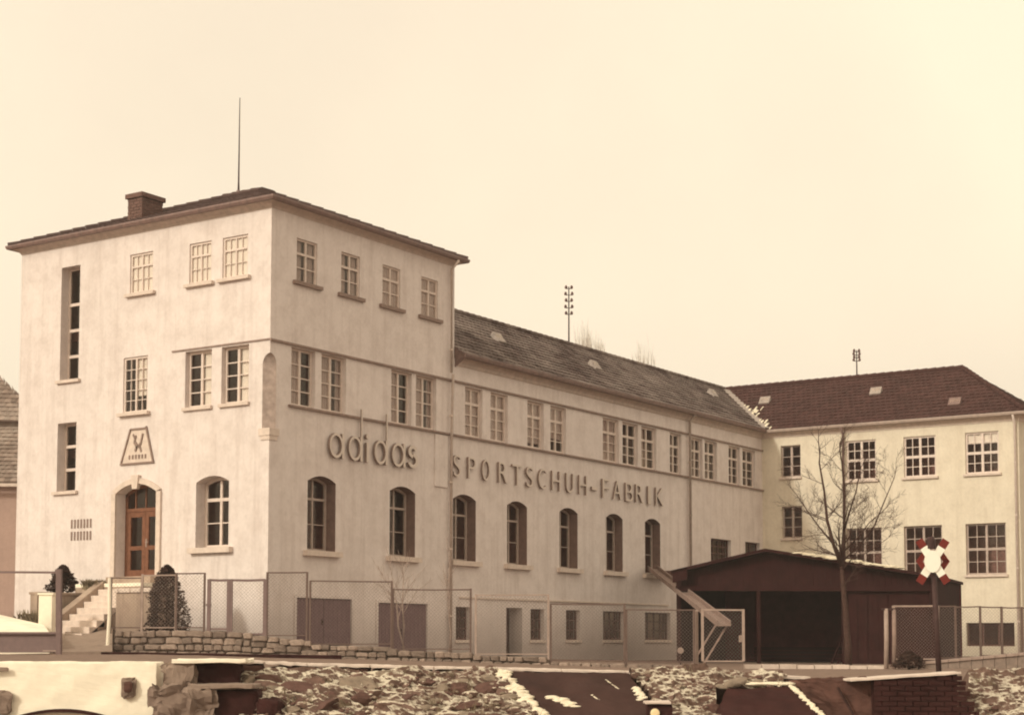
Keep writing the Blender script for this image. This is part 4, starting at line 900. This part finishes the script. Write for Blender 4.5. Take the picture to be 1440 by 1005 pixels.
# ------------------------------------------------------------------ bare trees
def bare_tree(name, label, base, limbs, mat, seed, r0, twig=3, group=None, rmin=.006, spread=.5, up=.25, side=3):
    rg = random.Random(seed); b = Vector(base); t = thing(name, label, 'tree', b, group); trunk = MB(); crown = MB()
    def grow(mb, p, d, L_, r, lev):
        n_ = 5; pts = [p]; rad = [r]; q = p.copy(); dd_ = d.normalized()
        for i in range(n_):
            dd_ = (dd_+Vector((rg.gauss(0, .10), rg.gauss(0, .10), rg.gauss(0, .06)+up*.12))).normalized(); q = q+dd_*(L_/n_); pts.append(q.copy()); rad.append(max(rmin*.7, r*(1-.62*(i+1)/n_)))
        mb.tube(pts, rad, 5 if lev else 7, cap=False)
        if lev < twig:
            for i in range(1, n_+1):
                for _ in range(rg.choice((1, 1, 2)) if lev else rg.choice((1, 2))):
                    a = rg.uniform(0, 6.283); o1 = dd_.orthogonal().normalized(); o2 = dd_.cross(o1)
                    nd = (dd_*rg.uniform(.6, 1.1)+(o1*math.cos(a)+o2*math.sin(a))*rg.uniform(.4, .9)*spread*1.6+Vector((0, 0, up))).normalized()
                    grow(crown, pts[i], nd, L_*rg.uniform(.38, .58), max(rmin, rad[i]*.55), lev+1)
    for pts, r in limbs:
        k = len(pts); pts = [Vector(p) for p in pts]; trunk.tube(pts, [lerp(r, r*.40, i/(k-1)) for i in range(k)], 8, cap=True); LL = (pts[-1]-pts[0]).length
        for i in range(1, k):
            for _ in range(side):
                p, q = pts[i-1], pts[i]; f_ = rg.random(); c_ = p.lerp(q, f_)
                if c_.z < b.z+r0: continue
                d = (q-p).normalized(); a = rg.uniform(0, 6.283); o1 = d.orthogonal().normalized(); o2 = d.cross(o1)
                grow(crown, c_, d*.7+(o1*math.cos(a)+o2*math.sin(a))*spread*1.5+Vector((0, 0, up)), min(LL, 2.2)*rg.uniform(.30, .52), lerp(r, r*.4, (i-1+f_)/(k-1))*.38, 1)
        if pts[-1].z > b.z+r0: grow(crown, pts[-1], pts[-1]-pts[-2], LL*.30, r*.40, 1)
    trunk.build('trunk', mat, t, smooth=True); crown.build('crown', mat, t, recalc=False); return t
TD_ = 46.0
def T(px, py, dd_=0): return at(px, py, TD_+dd_)
bb = gat(1193, TD_)
bare_tree('bare_tree', 'bare leafless tree with forked trunk in front of the dark shed', bb,
          [([bb-Vector((0, 0, .1)), T(1192, 905), T(1189, 860), T(1185, 815), T(1183, 790)], .115),
           ([T(1184, 800), T(1186, 760, .1), T(1187, 715, .2), T(1187, 682, .2), T(1184, 650, .1)], .062),
           ([T(1183, 795), T(1172, 765, -.2), T(1163, 730, -.3), T(1159, 690, -.3), T(1152, 650, -.2)], .055),
           ([T(1187, 745), T(1196, 715, -.5), T(1204, 690, -.8), T(1209, 662, -.9)], .030),
           ([T(1185, 788, .1), T(1208, 768, .4), T(1230, 738, .5), T(1243, 706, .5), T(1254, 680, .4)], .030),
           ([T(1187, 775, .1), T(1207, 755, -.6), T(1222, 735, -.8), T(1240, 720, -.9)], .024),
           ([T(1172, 765), T(1153, 742, .5), T(1138, 722, .8), T(1120, 695, .9)], .026),
           ([T(1185, 785), T(1202, 784, -.5), T(1222, 775, -.8), T(1246, 758, -.9)], .02)],
          'bark', 21, 2.2, twig=3, rmin=.0032, spread=.72, side=2, up=.13)
b1 = gat(566, 43.6); 
def Q(px, py, d=43.6): return at(px, py, d)
bare_tree('young_tree', 'thin bare sapling with pale stems before the grey cellar door', b1, [([b1-Vector((0, 0, .1)), Q(568, 880), Q(566, 850), Q(567, 820)], .035), ([b1+RTH*.12, Q(560, 880, 43.4), Q(558, 850, 43.3), Q(552, 815, 43.2)], .025)], 'barkpale', 31, .9, twig=2, rmin=.006, spread=.5)
b1 = gat(630, 43.8); bare_tree('young_tree', 'thin bare sapling with a curved stem beside the small cellar window', b1, [([b1-Vector((0, 0, .1)), Q(634, 890), Q(630, 850), Q(632, 800)], .026)], 'barkpale', 33, 1.0, twig=2, rmin=.006, spread=.4)
def poplar(px, top, bot, wpx, d, seed, label):
    rg = random.Random(seed); b = at(px, 880, d); b.z = 0; zt_ = at(px, top, d).z; w = wpx/FPX*d/2; t = thing('poplar_tree', label, 'tree', b, 'far poplars behind the hall roof')
    mb = MB(); mb.tube([b-Vector((0, 0, .2)), b+Vector((0, 0, zt_*.97))], [.20, .006], 6); mb.build('trunk', 'poplar', t); mb = MB()
    for _ in range(380):
        a = rg.uniform(0, 6.283); rr = w*math.sqrt(rg.random()); z0 = zt_*rg.uniform(.35, .84); z1 = min(z0+zt_*rg.uniform(.08, .2), zt_*(1-.06*(rr/w)**2-rg.uniform(0, .05)))
        p = b+Vector((math.cos(a)*rr*.15, math.sin(a)*rr*.15, z0)); q = b+Vector((math.cos(a)*rr, math.sin(a)*rr, z1)); m = b+Vector((math.cos(a)*rr*.85, math.sin(a)*rr*.85, lerp(z0, z1, .45)))
        mb.tube([p, m, q], [.017, .012, .006], 3, cap=False)
        for k in range(3):
            c_ = m.lerp(q, rg.random()); a2 = rg.uniform(0, 6.283); mb.tube([c_, c_+Vector((math.cos(a2)*.18, math.sin(a2)*.18, rg.uniform(.5, 1.1)))], [.009, .005], 3, cap=False)
    mb.build('crown', 'poplar', t, recalc=False)
poplar(822, 440, 500, 32, 150, 1, 'faint far poplar tree nearest the insulator mast of the hall'); poplar(842, 452, 510, 24, 156, 2, 'faint slim poplar tree beside the poplar near the mast'); poplar(906, 468, 520, 36, 152, 3, 'faint far poplar tree standing alone above hall roof')

# ------------------------------------------------------------------ right hand fence, posts, crossing sign
rfn = thing('mesh_fence', 'wire fence with thin uprights before the rear wing basement window', 'fence', gat(1390, 46))
pts = [(1320, 852, 925), (1343, 852, 924), (1378, 853, 922), (1408, 853.5, 920), (1437, 854, 918), (1468, 854.5, 916)]
for (xa, yt, yb), (xb, yt2, yb2) in zip(pts, pts[1:]): panel(rfn, xa, xb, (yt+yt2)/2, (yb+yb2)/2, d=46, mat='fencegrey', rail=.035, foot=.2)
panel(rfn, 1256, 1318, 852, 926, d=46, mat='fencepale', rail=.05, foot=.2)
pp = thing('twin_posts', 'pair of pale timber posts at the end of the yard entrance', 'posts', gat(1250, 44))
for xa, yt, r_, m in ((1246, 855, .065, 'fencepale'), (1257, 856, .06, 'chute')):
    q0, q1 = at(xa, yt, 44), at(xa, 942, 44); mb = MB(); mb.tube([q1-Vector((0, 0, .15)), q1.lerp(q0, .5)+RTH*.01, q0], [r_, r_*.95, r_*.9], 8); mb.build('post', m, pp, smooth=True)
mb = MB(); mb.bar(at(1240, 856, 44), at(1262, 856, 44), .08, .06); mb.build('crosspiece', 'iron', pp)
p = gat(1278, 43.5); shrub('low_bush', 'low dark bush at the foot of the twin posts', p, .42, .42, 1500, .5, seed=9)
# base wall under that fence
bw = thing('fence_base', 'dark low base wall with pale snowy coping under the right fence', 'wall', gat(1360, 45))
a_, b_ = at(1285, 931, 45), at(1480, 913.5, 45); k = 12
for i in range(k):
    p0, p1 = a_.lerp(b_, i/k), a_.lerp(b_, (i+1)/k-.004); mb = MB(); mb.hexa([gz(p0, -.4), gz(p1, -.4), gz(p1, -.4)+FWH*.25, gz(p0, -.4)+FWH*.25, p0-Vector((0, 0, .07)), p1-Vector((0, 0, .07)), p1-Vector((0, 0, .07))+FWH*.25, p0-Vector((0, 0, .07))+FWH*.25]); mb.build('block', 'mortar', bw)
    mb = MB(); mb.hexa([p0-FWH*.05-Vector((0, 0, .068)), p1-FWH*.05-Vector((0, 0, .068)), p1+FWH*.3-Vector((0, 0, .068)), p0+FWH*.3-Vector((0, 0, .068)), p0-FWH*.05, p1-FWH*.05, p1+FWH*.3, p0+FWH*.3]); mb.build('coping', 'fencepale', bw)
# marker disc in front of the yard
p0 = at(957, 930, 43.5); mk = thing('marker_post', 'small pale disc on a stake behind the wire fence near the shed', 'marker', p0)
mb = MB(); mb.bar(p0-Vector((0, 0, .15)), at(957, 915, 43.5), .03); mb.build('stake', 'iron', mk); mb = MB(); c_ = at(957, 914, 43.45); mb.tube([c_, c_+FWH*.03], .085, 14); mb.build('disc', 'fencepale', mk)
# level crossing sign
SD = 35.0; sx = thing('crossing_sign', 'white and red upright railway crossing cross on dark steel post', 'sign', gat(1317, SD))
q0, q1 = at(1313, 800, SD), at(1321, 945, SD); mb = MB(); mb.tube([q1-Vector((0, 0, .3)), q0], .06, 10); mb.build('post', 'iron', sx, smooth=True)
def cross(cx, cy, off, hw, hh, nm):
    c_ = at(cx, cy, SD-.12+off); z = Vector((0, 0, 1)); k = SD/FPX
    for s_ in (-1, 1):
        d_ = (RTH*hw*s_*k+z*hh*k); L_ = d_.length; d_.normalize(); w_ = FWH.cross(d_)
        for a, b, m, nn in ((-L_, -L_*.66, 'signred', 'red_tip'), (-L_*.66, L_*.66, 'signwhite', 'arm'), (L_*.66, L_, 'signred', 'red_tip')):
            mb = MB(); mb.obox(c_+d_*(a+.002)-w_*.085+FWH*(.012*s_), d_*(b-a-.004), w_*.17, FWH*.01); mb.build(nn, m, sx)
cross(1312, 789, 0, 19.5, 30, 'a')
for s_ in (-1, 1):      # second cross plate behind, for a line with more than one track
    c_ = at(1312+s_*19, 789, SD-.02); k = SD/FPX
    for v_ in (-1, 1):
        d_ = (RTH*s_*-9*k+Vector((0, 0, 1))*v_*13*k); L_ = d_.length; d_.normalize(); w_ = FWH.cross(d_); mb = MB(); mb.obox(c_-w_*.06-d_*.04, d_*L_, w_*.12, FWH*.01); mb.build('rear_arm', 'signred', sx)
mb = MB(); c_ = at(1311.5, 789, SD-.16); ov = [c_+RTH*(.175*math.cos(t*math.pi/12))+Vector((0, 0, 1))*(.235*math.sin(t*math.pi/12)) for t in range(24)]; mb.prism(ov, FWH*.012); mb.build('centre_plate', 'signwhite', sx)
mb = MB(); c_ = at(1309, 762, SD-.05); mb.tube([c_-Vector((0, 0, .14)), c_+Vector((0, 0, .06)), c_+Vector((0, 0, .12))], [.10, .10, .05], 10); mb.build('post_head', 'iron', sx)

# ------------------------------------------------------------------ foreground bank: walls, slabs, rubble, snow
from mathutils import noise as mn
WD = 26.6
def rough_box(name, mat, parent, o, u, v, w, cuts=6, amp=.02, freq=4.0, origin=None):
    """box with broken, uneven faces"""
    o, u, v, w = map(Vector, (o, u, v, w)); bm = bmesh.new(); bmesh.ops.create_cube(bm, size=1); bmesh.ops.subdivide_edges(bm, edges=bm.edges[:], cuts=cuts, use_grid_fill=True)
    org = WO[parent.name] if parent else Vector(origin)
    for vv in bm.verts:
        c = vv.co+Vector((.5, .5, .5)); e = sum(1 for k in vv.co if abs(abs(k)-.5) < 1e-4)
        p = o+u*c.x+v*c.y+w*c.z; ctr = o+(u+v+w)*.5
        p += mn.turbulence_vector(p*freq, 4, False)*amp*1.6
        if e >= 2: p += (ctr-p).normalized()*amp*(1.2+1.5*mn.noise(p*3))
        vv.co = p-org
    me = bpy.data.meshes.new(name); bm.to_mesh(me); bm.free(); me.materials.append(M[mat]); ob = bpy.data.objects.new(name, me); COL.objects.link(ob); place(ob, parent, org); return ob
def fbox(parent, name, mat, xa, xb, yt, yb, d, depth, amp=.02, cuts=8, yt2=None, freq=4.0):
    a_, b_ = at(xa, yb, d), at(xb, yb, d); h = at(xa, yt, d).z-a_.z; return rough_box(name, mat, parent, a_, b_-a_, FWH*depth, (0, 0, h), cuts, amp, freq)
rw = thing('retaining_wall', 'long low retaining wall with pale coping above the snowy rubble', 'retaining wall', at(700, 980, WD))
cap = [(330, 927), (372, 929), (432, 932), (520, 934), (610, 936.5), (700, 938), (790, 940.5), (880, 943), (980, 946), (1060, 948), (1140, 951)]
for (xa, ya), (xb, yb) in zip(cap, cap[1:]):
    a_, b_ = at(xa+.2, ya, WD), at(xb-.2, yb, WD); dn = Vector((0, 0, .045)); rough_box('coping', 'trim', rw, a_-dn, b_-a_, FWH*.35, dn, 10, .008, 6)
    rough_box('wall_block', 'brickmid', rw, gz(a_, -1.2)+FWH*.06, gz(b_, -1.2)-gz(a_, -1.2), FWH*.25, Vector((0, 0, min(a_.z, b_.z)-.05+1.2)), 8, .03)
# pale concrete wall at the left with a culvert arch at its foot
cw = thing('concrete_wall', 'bright pale concrete wall with drain hole and culvert arch', 'wall', at(110, 1000, 26))
for xa, xb in [(-80, 219)]:
    a_, b_ = at(xa, 1025, 26), at(xb, 1025, 26); rough_box('wall_section', 'concrete', cw, a_, b_-a_, FWH*.5, (0, 0, at(xa, 930, 26).z-a_.z), 30, .010, 2.5)
mb = MB(); prev = None
for i in range(17):
    t = i/16; px = lerp(2, 172, t); py = 1014-18*(1-(2*t-1)**2)
    q = at(px, py, 25.96)
    if prev: mb.hexa([prev-FWH*.05-Vector((0, 0, .05)), q-FWH*.05-Vector((0, 0, .05)), q+FWH*.06-Vector((0, 0, .05)), prev+FWH*.06-Vector((0, 0, .05)), prev-FWH*.05, q-FWH*.05, q+FWH*.06, prev+FWH*.06])
    prev = q
mb.build('culvert_ring', 'brickdark', cw)
q = at(171, 980, 25.95); rough_box('drain_stone', 'concrete_old', cw, q, RTH*.20, FWH*.10, (0, 0, .30), 5, .03)
q = at(175, 973, 25.90); rough_box('drain_opening', 'brickmid', cw, q, RTH*.11, FWH*.06, (0, 0, .17), 4, .015)
q = at(-30, 944, 25.95); rough_box('patch', 'concrete_old', cw, q, RTH*.46, FWH*.06, (0, 0, .07), 4, .015)
q = at(-30, 1004, 25.90); rough_box('buttress', 'concrete_old', cw, q, RTH*.5, FWH*.12, (0, 0, .38), 6, .03)
# broken stepped concrete block
cb = thing('broken_steps', 'broken stepped concrete block with fronts coloured dark for shade beside the pale wall', 'concrete block', at(290, 1000, 25.3))
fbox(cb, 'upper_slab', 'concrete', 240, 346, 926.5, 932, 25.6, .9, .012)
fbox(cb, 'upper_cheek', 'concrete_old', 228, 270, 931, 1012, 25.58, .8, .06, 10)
fbox(cb, 'upper_riser', 'brickdark', 262, 336, 932.5, 1012, 25.85, .55, .02)  # shadow on the concrete front is put into the dark colour
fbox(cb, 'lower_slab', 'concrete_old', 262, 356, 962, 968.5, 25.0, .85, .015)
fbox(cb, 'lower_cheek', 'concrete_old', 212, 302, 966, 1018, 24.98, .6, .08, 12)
fbox(cb, 'lower_riser', 'brickdark', 296, 362, 969.3, 1018, 25.15, .55, .02)  # lower front, also coloured dark for its shade
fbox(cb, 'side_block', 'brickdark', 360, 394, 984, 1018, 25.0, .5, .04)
# lumps of snow, many small flattened clots joined
def snow_lumps(parent, spots, seed, name='snow_drift'):
    r_ = random.Random(seed); vs_, fs_ = [], []; base = bmesh.new(); bmesh.ops.create_icosphere(base, subdivisions=2, radius=1); bv = [v.co.copy() for v in base.verts]; bf = [tuple(v.index for v in f.verts) for f in base.faces]; base.free()
    mb = MB()
    for p, rx, rz in spots:
        ph = Vector((r_.uniform(0, 50), 0, 0)); pts = []
        for v in bv:
            k = 1+.35*mn.noise(v*1.7+ph); pts.append(p+RTH*(v.x*rx*k)+FWH*(v.y*rx*.8*k)+Vector((0, 0, v.z*rz*k)))
        mb.add(pts, bf)
    o_ = mb.build(name, 'snow', parent, smooth=True, recalc=False); o_['kind'] = 'stuff'; return o_
def snow_line(parent, a_, b_, w, n_, seed, rz=.04):
    r_ = random.Random(seed); sp = []
    for i in range(n_):
        t = r_.random(); sp.append((a_.lerp(b_, t)+RTH*r_.gauss(0, w*.5), r_.uniform(.5, 1.2)*w, rz*r_.uniform(.6, 1.2)))
    return snow_lumps(parent, sp, seed)
# sloping dark slabs lying on the bank
def slab(label, quad, thick, mat):
    pts = [at(*q) for q in quad]; t = thing('sloping_slab', label, 'slab', pts[3]); nrm = (pts[1]-pts[0]).cross(pts[3]-pts[0]).normalized(); nrm = nrm if nrm.dot(FWH) < 0 else -nrm
    bm = bmesh.new(); bmesh.ops.create_cube(bm, size=1); bmesh.ops.subdivide_edges(bm, edges=bm.edges[:], cuts=14, use_grid_fill=True)
    for v in bm.verts:
        x, y, z = v.co+Vector((.5, .5, .5)); p = pts[0].lerp(pts[1], x).lerp(pts[3].lerp(pts[2], x), y)-nrm*thick*(1-z); p += mn.turbulence_vector(p*2.5, 4, False)*.022; v.co = p-pts[3]
    me = bpy.data.meshes.new('panel'); bm.to_mesh(me); bm.free(); me.materials.append(M[mat]); o_ = bpy.data.objects.new('panel', me); COL.objects.link(o_); place(o_, t, pts[3]); return t, pts, nrm
t, P_, nn = slab('broad brown sloping slab with snow lying along one slanted edge', [(700, 943.5, 26.5), (884, 946, 26.5), (936, 1014, 24.9), (764, 1014, 24.9)], .12, 'slab')
snow_line(t, P_[0]+nn*.02, P_[3]+nn*.02, .10, 170, 1, .03); snow_line(t, at(775, 978, 25.7), at(808, 993, 25.4), .09, 60, 2, .018); snow_line(t, at(832, 976, 25.76), at(850, 991, 25.44), .014, 60, 3, .006); snow_line(t, at(852, 955, 26.24), at(870, 968, 25.96), .012, 50, 5, .005); snow_line(t, at(894, 966, 26.0), at(905, 984, 25.6), .05, 50, 7, .02)
t, P_, nn = slab('darker sloping slab with snow cap and pale slanted edge near brick pier', [(1022, 968, 25.9), (1112, 964, 25.9), (1170, 1018, 24.7), (1000, 1018, 24.7)], .14, 'brickdark')
snow_line(t, P_[1]+nn*.01, P_[2]+nn*.01, .035, 190, 4, .02); snow_line(t, at(1066, 961, 26.0), at(1112, 961, 26.0), .11, 80, 6, .03); snow_line(t, at(1042, 957, 26.1), at(1062, 961, 26.1), .06, 40, 8, .02)
# brick pier: separate bricks, toothed end
bp_ = thing('brick_pier', 'dark brick pier with pale sloping cap and toothed broken end', 'pier', at(1290, 1010, 25))
cD = 25.0; hpx = 7.2; rg = random.Random(12)
body = MB(); q0, q1 = at(1230, 1016, cD+.03), at(1346, 1016, cD+.03); tz0, tz1 = at(1230, 956, cD+.03), at(1346, 947, cD+.03)
body.hexa([q0, q1, q1+FWH*.5, q0+FWH*.5, tz0, tz1, tz1+FWH*.5, tz0+FWH*.5]); body.build('core', 'brickdark', bp_)
row = 0; y = 1014.0
while y > 948:
    xa = 1229-(row % 2)*11; right = 1354+max(0, (y-960))*.42+(4 if row % 2 else 0)
    yt = y-hpx
    while xa < right-4:
        x0, x1 = max(xa, 1229), min(xa+22, right); xm_ = (x0+x1)/2; ylim = lerp(957.5, 947.5, (xm_-1229)/125)
        if x1-x0 > 4 and yt > ylim-1.5:
            a_, b_ = at(x0+.35, y-.3, cD), at(x1-.35, y-.3, cD); h = hpx*.90/FPX*cD; rough_box('brick', 'brickdark', bp_, a_-FWH*rg.uniform(0, .012), b_-a_, FWH*.11, (0, 0, h), 1, .004)
        xa += 22
    y = yt; row += 1
a_, b_ = at(1196, 957.5, cD-.03), at(1353, 946.8, cD-.03); rough_box('cap', 'trim', bp_, a_, b_-a_, FWH*.6, (0, 0, .032), 12, .006, 6)
fw_ = thing('side_wall', 'brown weathered wall running from the brick pier behind the slabs', 'wall', at(1180, 1010, 25.8))
a_, b_ = at(1105, 1018, 26.2), at(1229, 1018, 25.2); rough_box('wall_body', 'brickmid', fw_, a_, b_-a_, FWH*.4, (0, 0, at(1160, 957, 25.8).z-a_.z), 12, .04)
mb = MB(); mb.bar(at(1178, 966, 25.45), at(1200, 1004, 25.2), .03, .03); mb.build('leaning_batten', 'slab', fw_)
# lantern
ln_ = thing('signal_lantern', 'small dark lantern with round amber glass on the snowy bank', 'lantern', at(926, 1012, 24.3)); LD = 24.3
fbox(ln_, 'housing', 'brickdark', 910, 946, 989.5, 1018, LD, .3, .006, 3); fbox(ln_, 'cap', 'trim', 907, 944, 985.5, 989.2, LD-.05, .4, .005, 3)
c_ = at(921, 1002, LD-.02); mb2 = MB(); mb2.tube([c_-FWH*.005, c_+FWH*.04], [.085, .085], 18); mb2.build('bezel', 'iron', ln_)
mb = MB(); mb.tube([c_-FWH*.03, c_-FWH*.02, c_+FWH*.04], [.04, .068, .068], 18); mb.build('lens', 'lamp', ln_, smooth=False)

# rubble
rb = thing('rubble_bank', 'heap of snow dusted broken stones spilling down the bank', 'rubble', at(600, 1000, 25.4))
ROCKM = []
for i_, (c_, th) in enumerate((((.12, .066, .055), 1.0), ((.25, .195, .15), .95), ((.17, .105, .085), .90))):
    M['rock%d' % i_] = snowy('rubble_rock', c_, (.62, .55, .44), thr=th+.24, scale=3, nz=.62, soft=.18)
def rock_mesh(seed, sub=2):
    r_ = random.Random(seed); bm = bmesh.new(); bmesh.ops.create_icosphere(bm, subdivisions=sub, radius=.5)
    dirs = [Vector((r_.gauss(0, 1), r_.gauss(0, 1), r_.gauss(0, 1))).normalized() for _ in range(9)]; lim = [r_.uniform(.24, .42) for _ in dirs]; off = Vector((seed*3.1, 0, 0))
    for v in bm.verts:
        for d_, l_ in zip(dirs, lim):
            k_ = v.co.dot(d_)
            if k_ > l_: v.co -= d_*(k_-l_)
        v.co += mn.turbulence_vector(v.co*3+off, 2, False)*.03
    me = bpy.data.meshes.new('stone'); bm.to_mesh(me); me.materials.append(M['rock%d' % (seed % 3)])
    vv, ff = [v.co.copy() for v in bm.verts], [tuple(x.index for x in f.verts) for f in bm.faces]; bm.free(); return me, vv, ff
RM = [rock_mesh(100+i, 3)[0] for i in range(18)]; TINY = [rock_mesh(200+i, 1)[1:] for i in range(8)]
rg = random.Random(77)
def surf(px, py): return at(px, py, lerp(26.42, 24.75, (py-942)/72))
def inside(px, py):
    if 700+(py-945)*.95 < px < 890+(py-946)*.8: return False
    if py > 966 and 1008 < px < 1112+(py-964)*1.1: return False
    if 1104 < px < 1362: return False
    return True
def put_rock(px, py, size, flat=.5, buried=.12):
    q = surf(px, py)-Vector((0, 0, size*buried)); o_ = bpy.data.objects.new('stone', RM[rg.randrange(18)]); COL.objects.link(o_); o_.parent = rb; o_.location = q-WO[rb.name]
    o_.rotation_euler = (rg.uniform(-.35, .35), rg.uniform(-.35, .35), YAW-math.pi/2+rg.gauss(0, .5)); o_.scale = (size*rg.uniform(1.0, 1.7), size*rg.uniform(.7, 1.0), size*flat*rg.uniform(.7, 1.2))
n_ = 0
while n_ < 120:
    px, py = rg.uniform(345, 1450), rg.uniform(945, 1012)
    if not inside(px, py): continue
    if px > 1362 and py < 972: continue
    big = px < 700
    put_rock(px, py, lerp(.13, .50 if big else .30, rg.random()**1.8), .6, .18); n_ += 1
for px, py, s_ in ((422, 966, .62), (385, 952, .5), (505, 960, .75), (452, 988, .6), (560, 992, .65), (615, 968, .55), (660, 988, .5), (360, 968, .42), (690, 952, .36), (1032, 956, .5)): put_rock(px, py, s_, .5)
mb = MB(); n_ = 0
tiny = [MB() for _ in range(3)]
while n_ < 900:
    px, py = rg.uniform(345, 1460), rg.uniform(944, 1014); n_ += 1
    if not inside(px, py) or (px > 1362 and py < 970): continue
    q = surf(px, py); vv, ff = TINY[rg.randrange(8)]; sz = rg.uniform(.05, .12); rot = Matrix.Rotation(rg.uniform(0, 6.28), 3, 'Z') @ Matrix.Rotation(rg.uniform(-.6, .6), 3, 'X')
    tiny[n_ % 3].add([q+rot @ Vector((v.x*sz*1.4, v.y*sz, v.z*sz*.7)) for v in vv], ff)
for i_ in range(3): o_ = tiny[i_].build('small_stones', 'rock%d' % i_, rb, recalc=False); o_['kind'] = 'stuff'
# dead grass between the stones
gm = MB()
for _ in range(240):
    px, py = rg.uniform(350, 1450), rg.uniform(944, 1010)
    if not inside(px, py) or mn.noise(Vector((px*.02, py*.02, 9))) < .08: continue
    c_ = surf(px, py)
    for k in range(6):
        q = c_+RTH*rg.gauss(0, .05); tip = q+RTH*rg.gauss(0, .07)-FWH*rg.uniform(0, .06)+Vector((0, 0, rg.uniform(.06, .18))); w_ = RTH*.006; gm.face(q-w_, q+w_, tip)
o_ = gm.build('dead_grass', 'weed', rb, recalc=False); o_['kind'] = 'stuff'
# earth and snow surface of the bank below the stones
mb = MB(); nx, ny = 560, 60; gi = {}
for i in range(nx+1):
    for j in range(ny+1):
        px = lerp(335, 1490, i/nx); t = j/ny; py = lerp(940, 1034, t); q = surf(px, py); s_, d_ = sdof(q.x, q.y)
        P1 = Vector((s_*1.5, d_*2.0, q.z*3)); P2 = Vector((s_*3.2, d_*5.0, q.z*9)); P3 = Vector((s_*9, d_*12, q.z*22))
        h = .15*mn.fractal(P1, 1.0, 2.0, 4)+.075*(mn.ridged_multi_fractal(P2, 1.0, 2.1, 4, 1.0, 2.0)-1.1)+.03*mn.noise(P3)
        q += (-FWH*.55+Vector((0, 0, .7)))*h+FWH*.04
        if not inside(px, py): q += FWH*.5-Vector((0, 0, .3))
        gi[i, j] = len(mb.v); mb.v.append(q)
for i in range(nx):
    for j in range(ny): mb.f.append((gi[i, j], gi[i+1, j], gi[i+1, j+1], gi[i, j+1])); mb.mi.append(0)
e_ = mb.build('earth_slope', 'earth', rb, smooth=False, recalc=False); e_['kind'] = 'stuff'

snow_line(shed_roof, snow_a, snow_b, .20, 170, 15, .025)
# dark strip along the road edge, standing in for a line of shadow
a_, b_ = at(142, 919.5, 40.3), at(480, 924.5, 40.3); rough_box('shadow_strip', 'maroon', None, a_-Vector((0, 0, .06)), b_-a_, FWH*.2, (0, 0, .12), 12, .01, 3, origin=a_)
tag(bpy.data.objects['shadow_strip'], 'long dark strip in place of a shadow line at the foot of the stone wall', 'beam')
# ------------------------------------------------------------------ neighbouring house at the left
HDp = 64.0; nbh = thing('neighbour_house', 'old house with mossy tiled roof and pinkish wall beyond the tower', 'house', gat(-60, HDp))
def nx_(px, py, d): return at(px, py, d)
mb = MB(); a_, b_ = at(-190, 676, HDp), at(60, 678, HDp); mb.hexa([gz(a_), gz(b_), gz(b_)+FWH*7, gz(a_)+FWH*7, a_, b_, b_+FWH*7, a_+FWH*7]); mb.build('wall', 'pinkwall', nbh)
mbt = MB(); roof_plane(mbt, at(-195, 676, HDp-.4), at(66, 678, HDp-.4), at(-195, 596, HDp+2.6), at(66, 600, HDp+2.6), .26, .24, .04, .012)
lr = MB(); lr.face(at(-195, 677, HDp-.4), at(66, 679, HDp-.4), at(66, 601, HDp+2.6), at(-195, 597, HDp+2.6)); l_ = lr.build('lower_roof', 'trim_dark', nbh, recalc=False); k_ = mbt.build('tile_courses', 'tile_old', l_, recalc=False); k_['kind'] = 'stuff'
mb = MB(); mb.bar(at(-195, 680, HDp-.5), at(66, 682, HDp-.5), .12, .12); mb.build('gutter', 'trim', nbh)
mb = MB(); a_, b_ = at(-190, 600, HDp+2.6), at(60, 604, HDp+2.6); mb.hexa([a_-Vector((0, 0, 2)), b_-Vector((0, 0, 2)), b_-Vector((0, 0, 2))+FWH*3, a_-Vector((0, 0, 2))+FWH*3, at(-190, 585, HDp+2.6), at(60, 588, HDp+2.6), at(60, 588, HDp+2.6)+FWH*3, at(-190, 585, HDp+2.6)+FWH*3]); mb.build('upper_wall', 'tile_old', nbh)
mbt = MB(); roof_plane(mbt, at(-195, 588, HDp+2.3), at(66, 592, HDp+2.3), at(-120, 490, HDp+5.4), at(-30, 509, HDp+5.4), .28, .24, .035, .012)
lr = MB(); lr.face(at(-195, 589, HDp+2.3), at(66, 593, HDp+2.3), at(-30, 510, HDp+5.4), at(-120, 491, HDp+5.4)); l_ = lr.build('upper_roof', 'trim_dark', nbh, recalc=False); k_ = mbt.build('tile_courses', 'tile_old', l_, recalc=False); k_['kind'] = 'stuff'
mb = MB(); a_ = at(-25, 775, HDp-.02); mb.obox(a_, at(4, 775, HDp-.02)-a_, FWH*.05, (0, 0, at(0, 715, HDp).z-a_.z)); w_ = mb.build('window', 'brownframe', nbh)
mb = MB(); a_ = at(-21, 771, HDp-.04); mb.obox(a_, at(0, 771, HDp-.04)-a_, FWH*.02, (0, 0, at(0, 719, HDp).z-a_.z)); mb.build('pane', 'glass', w_)

# ------------------------------------------------------------------ thin winter haze
n = N('winter_haze'); n.t.nodes.remove(n.b); pv = n.nd('ShaderNodeVolumePrincipled'); pv.inputs['Color'].default_value = (.93, .88, .84, 1); pv.inputs['Density'].default_value = .0008; pv.inputs['Anisotropy'].default_value = .2
n.ln(pv.outputs[0], n.out.inputs['Volume']); M['haze'] = n.m
mb = MB(); mb.box((-1150, -1150, -2.4), (1150, 1150, 48)); hz = mb.build('haze', 'haze', None, origin=(0, 0, -2.4)); hz['kind'] = 'stuff'
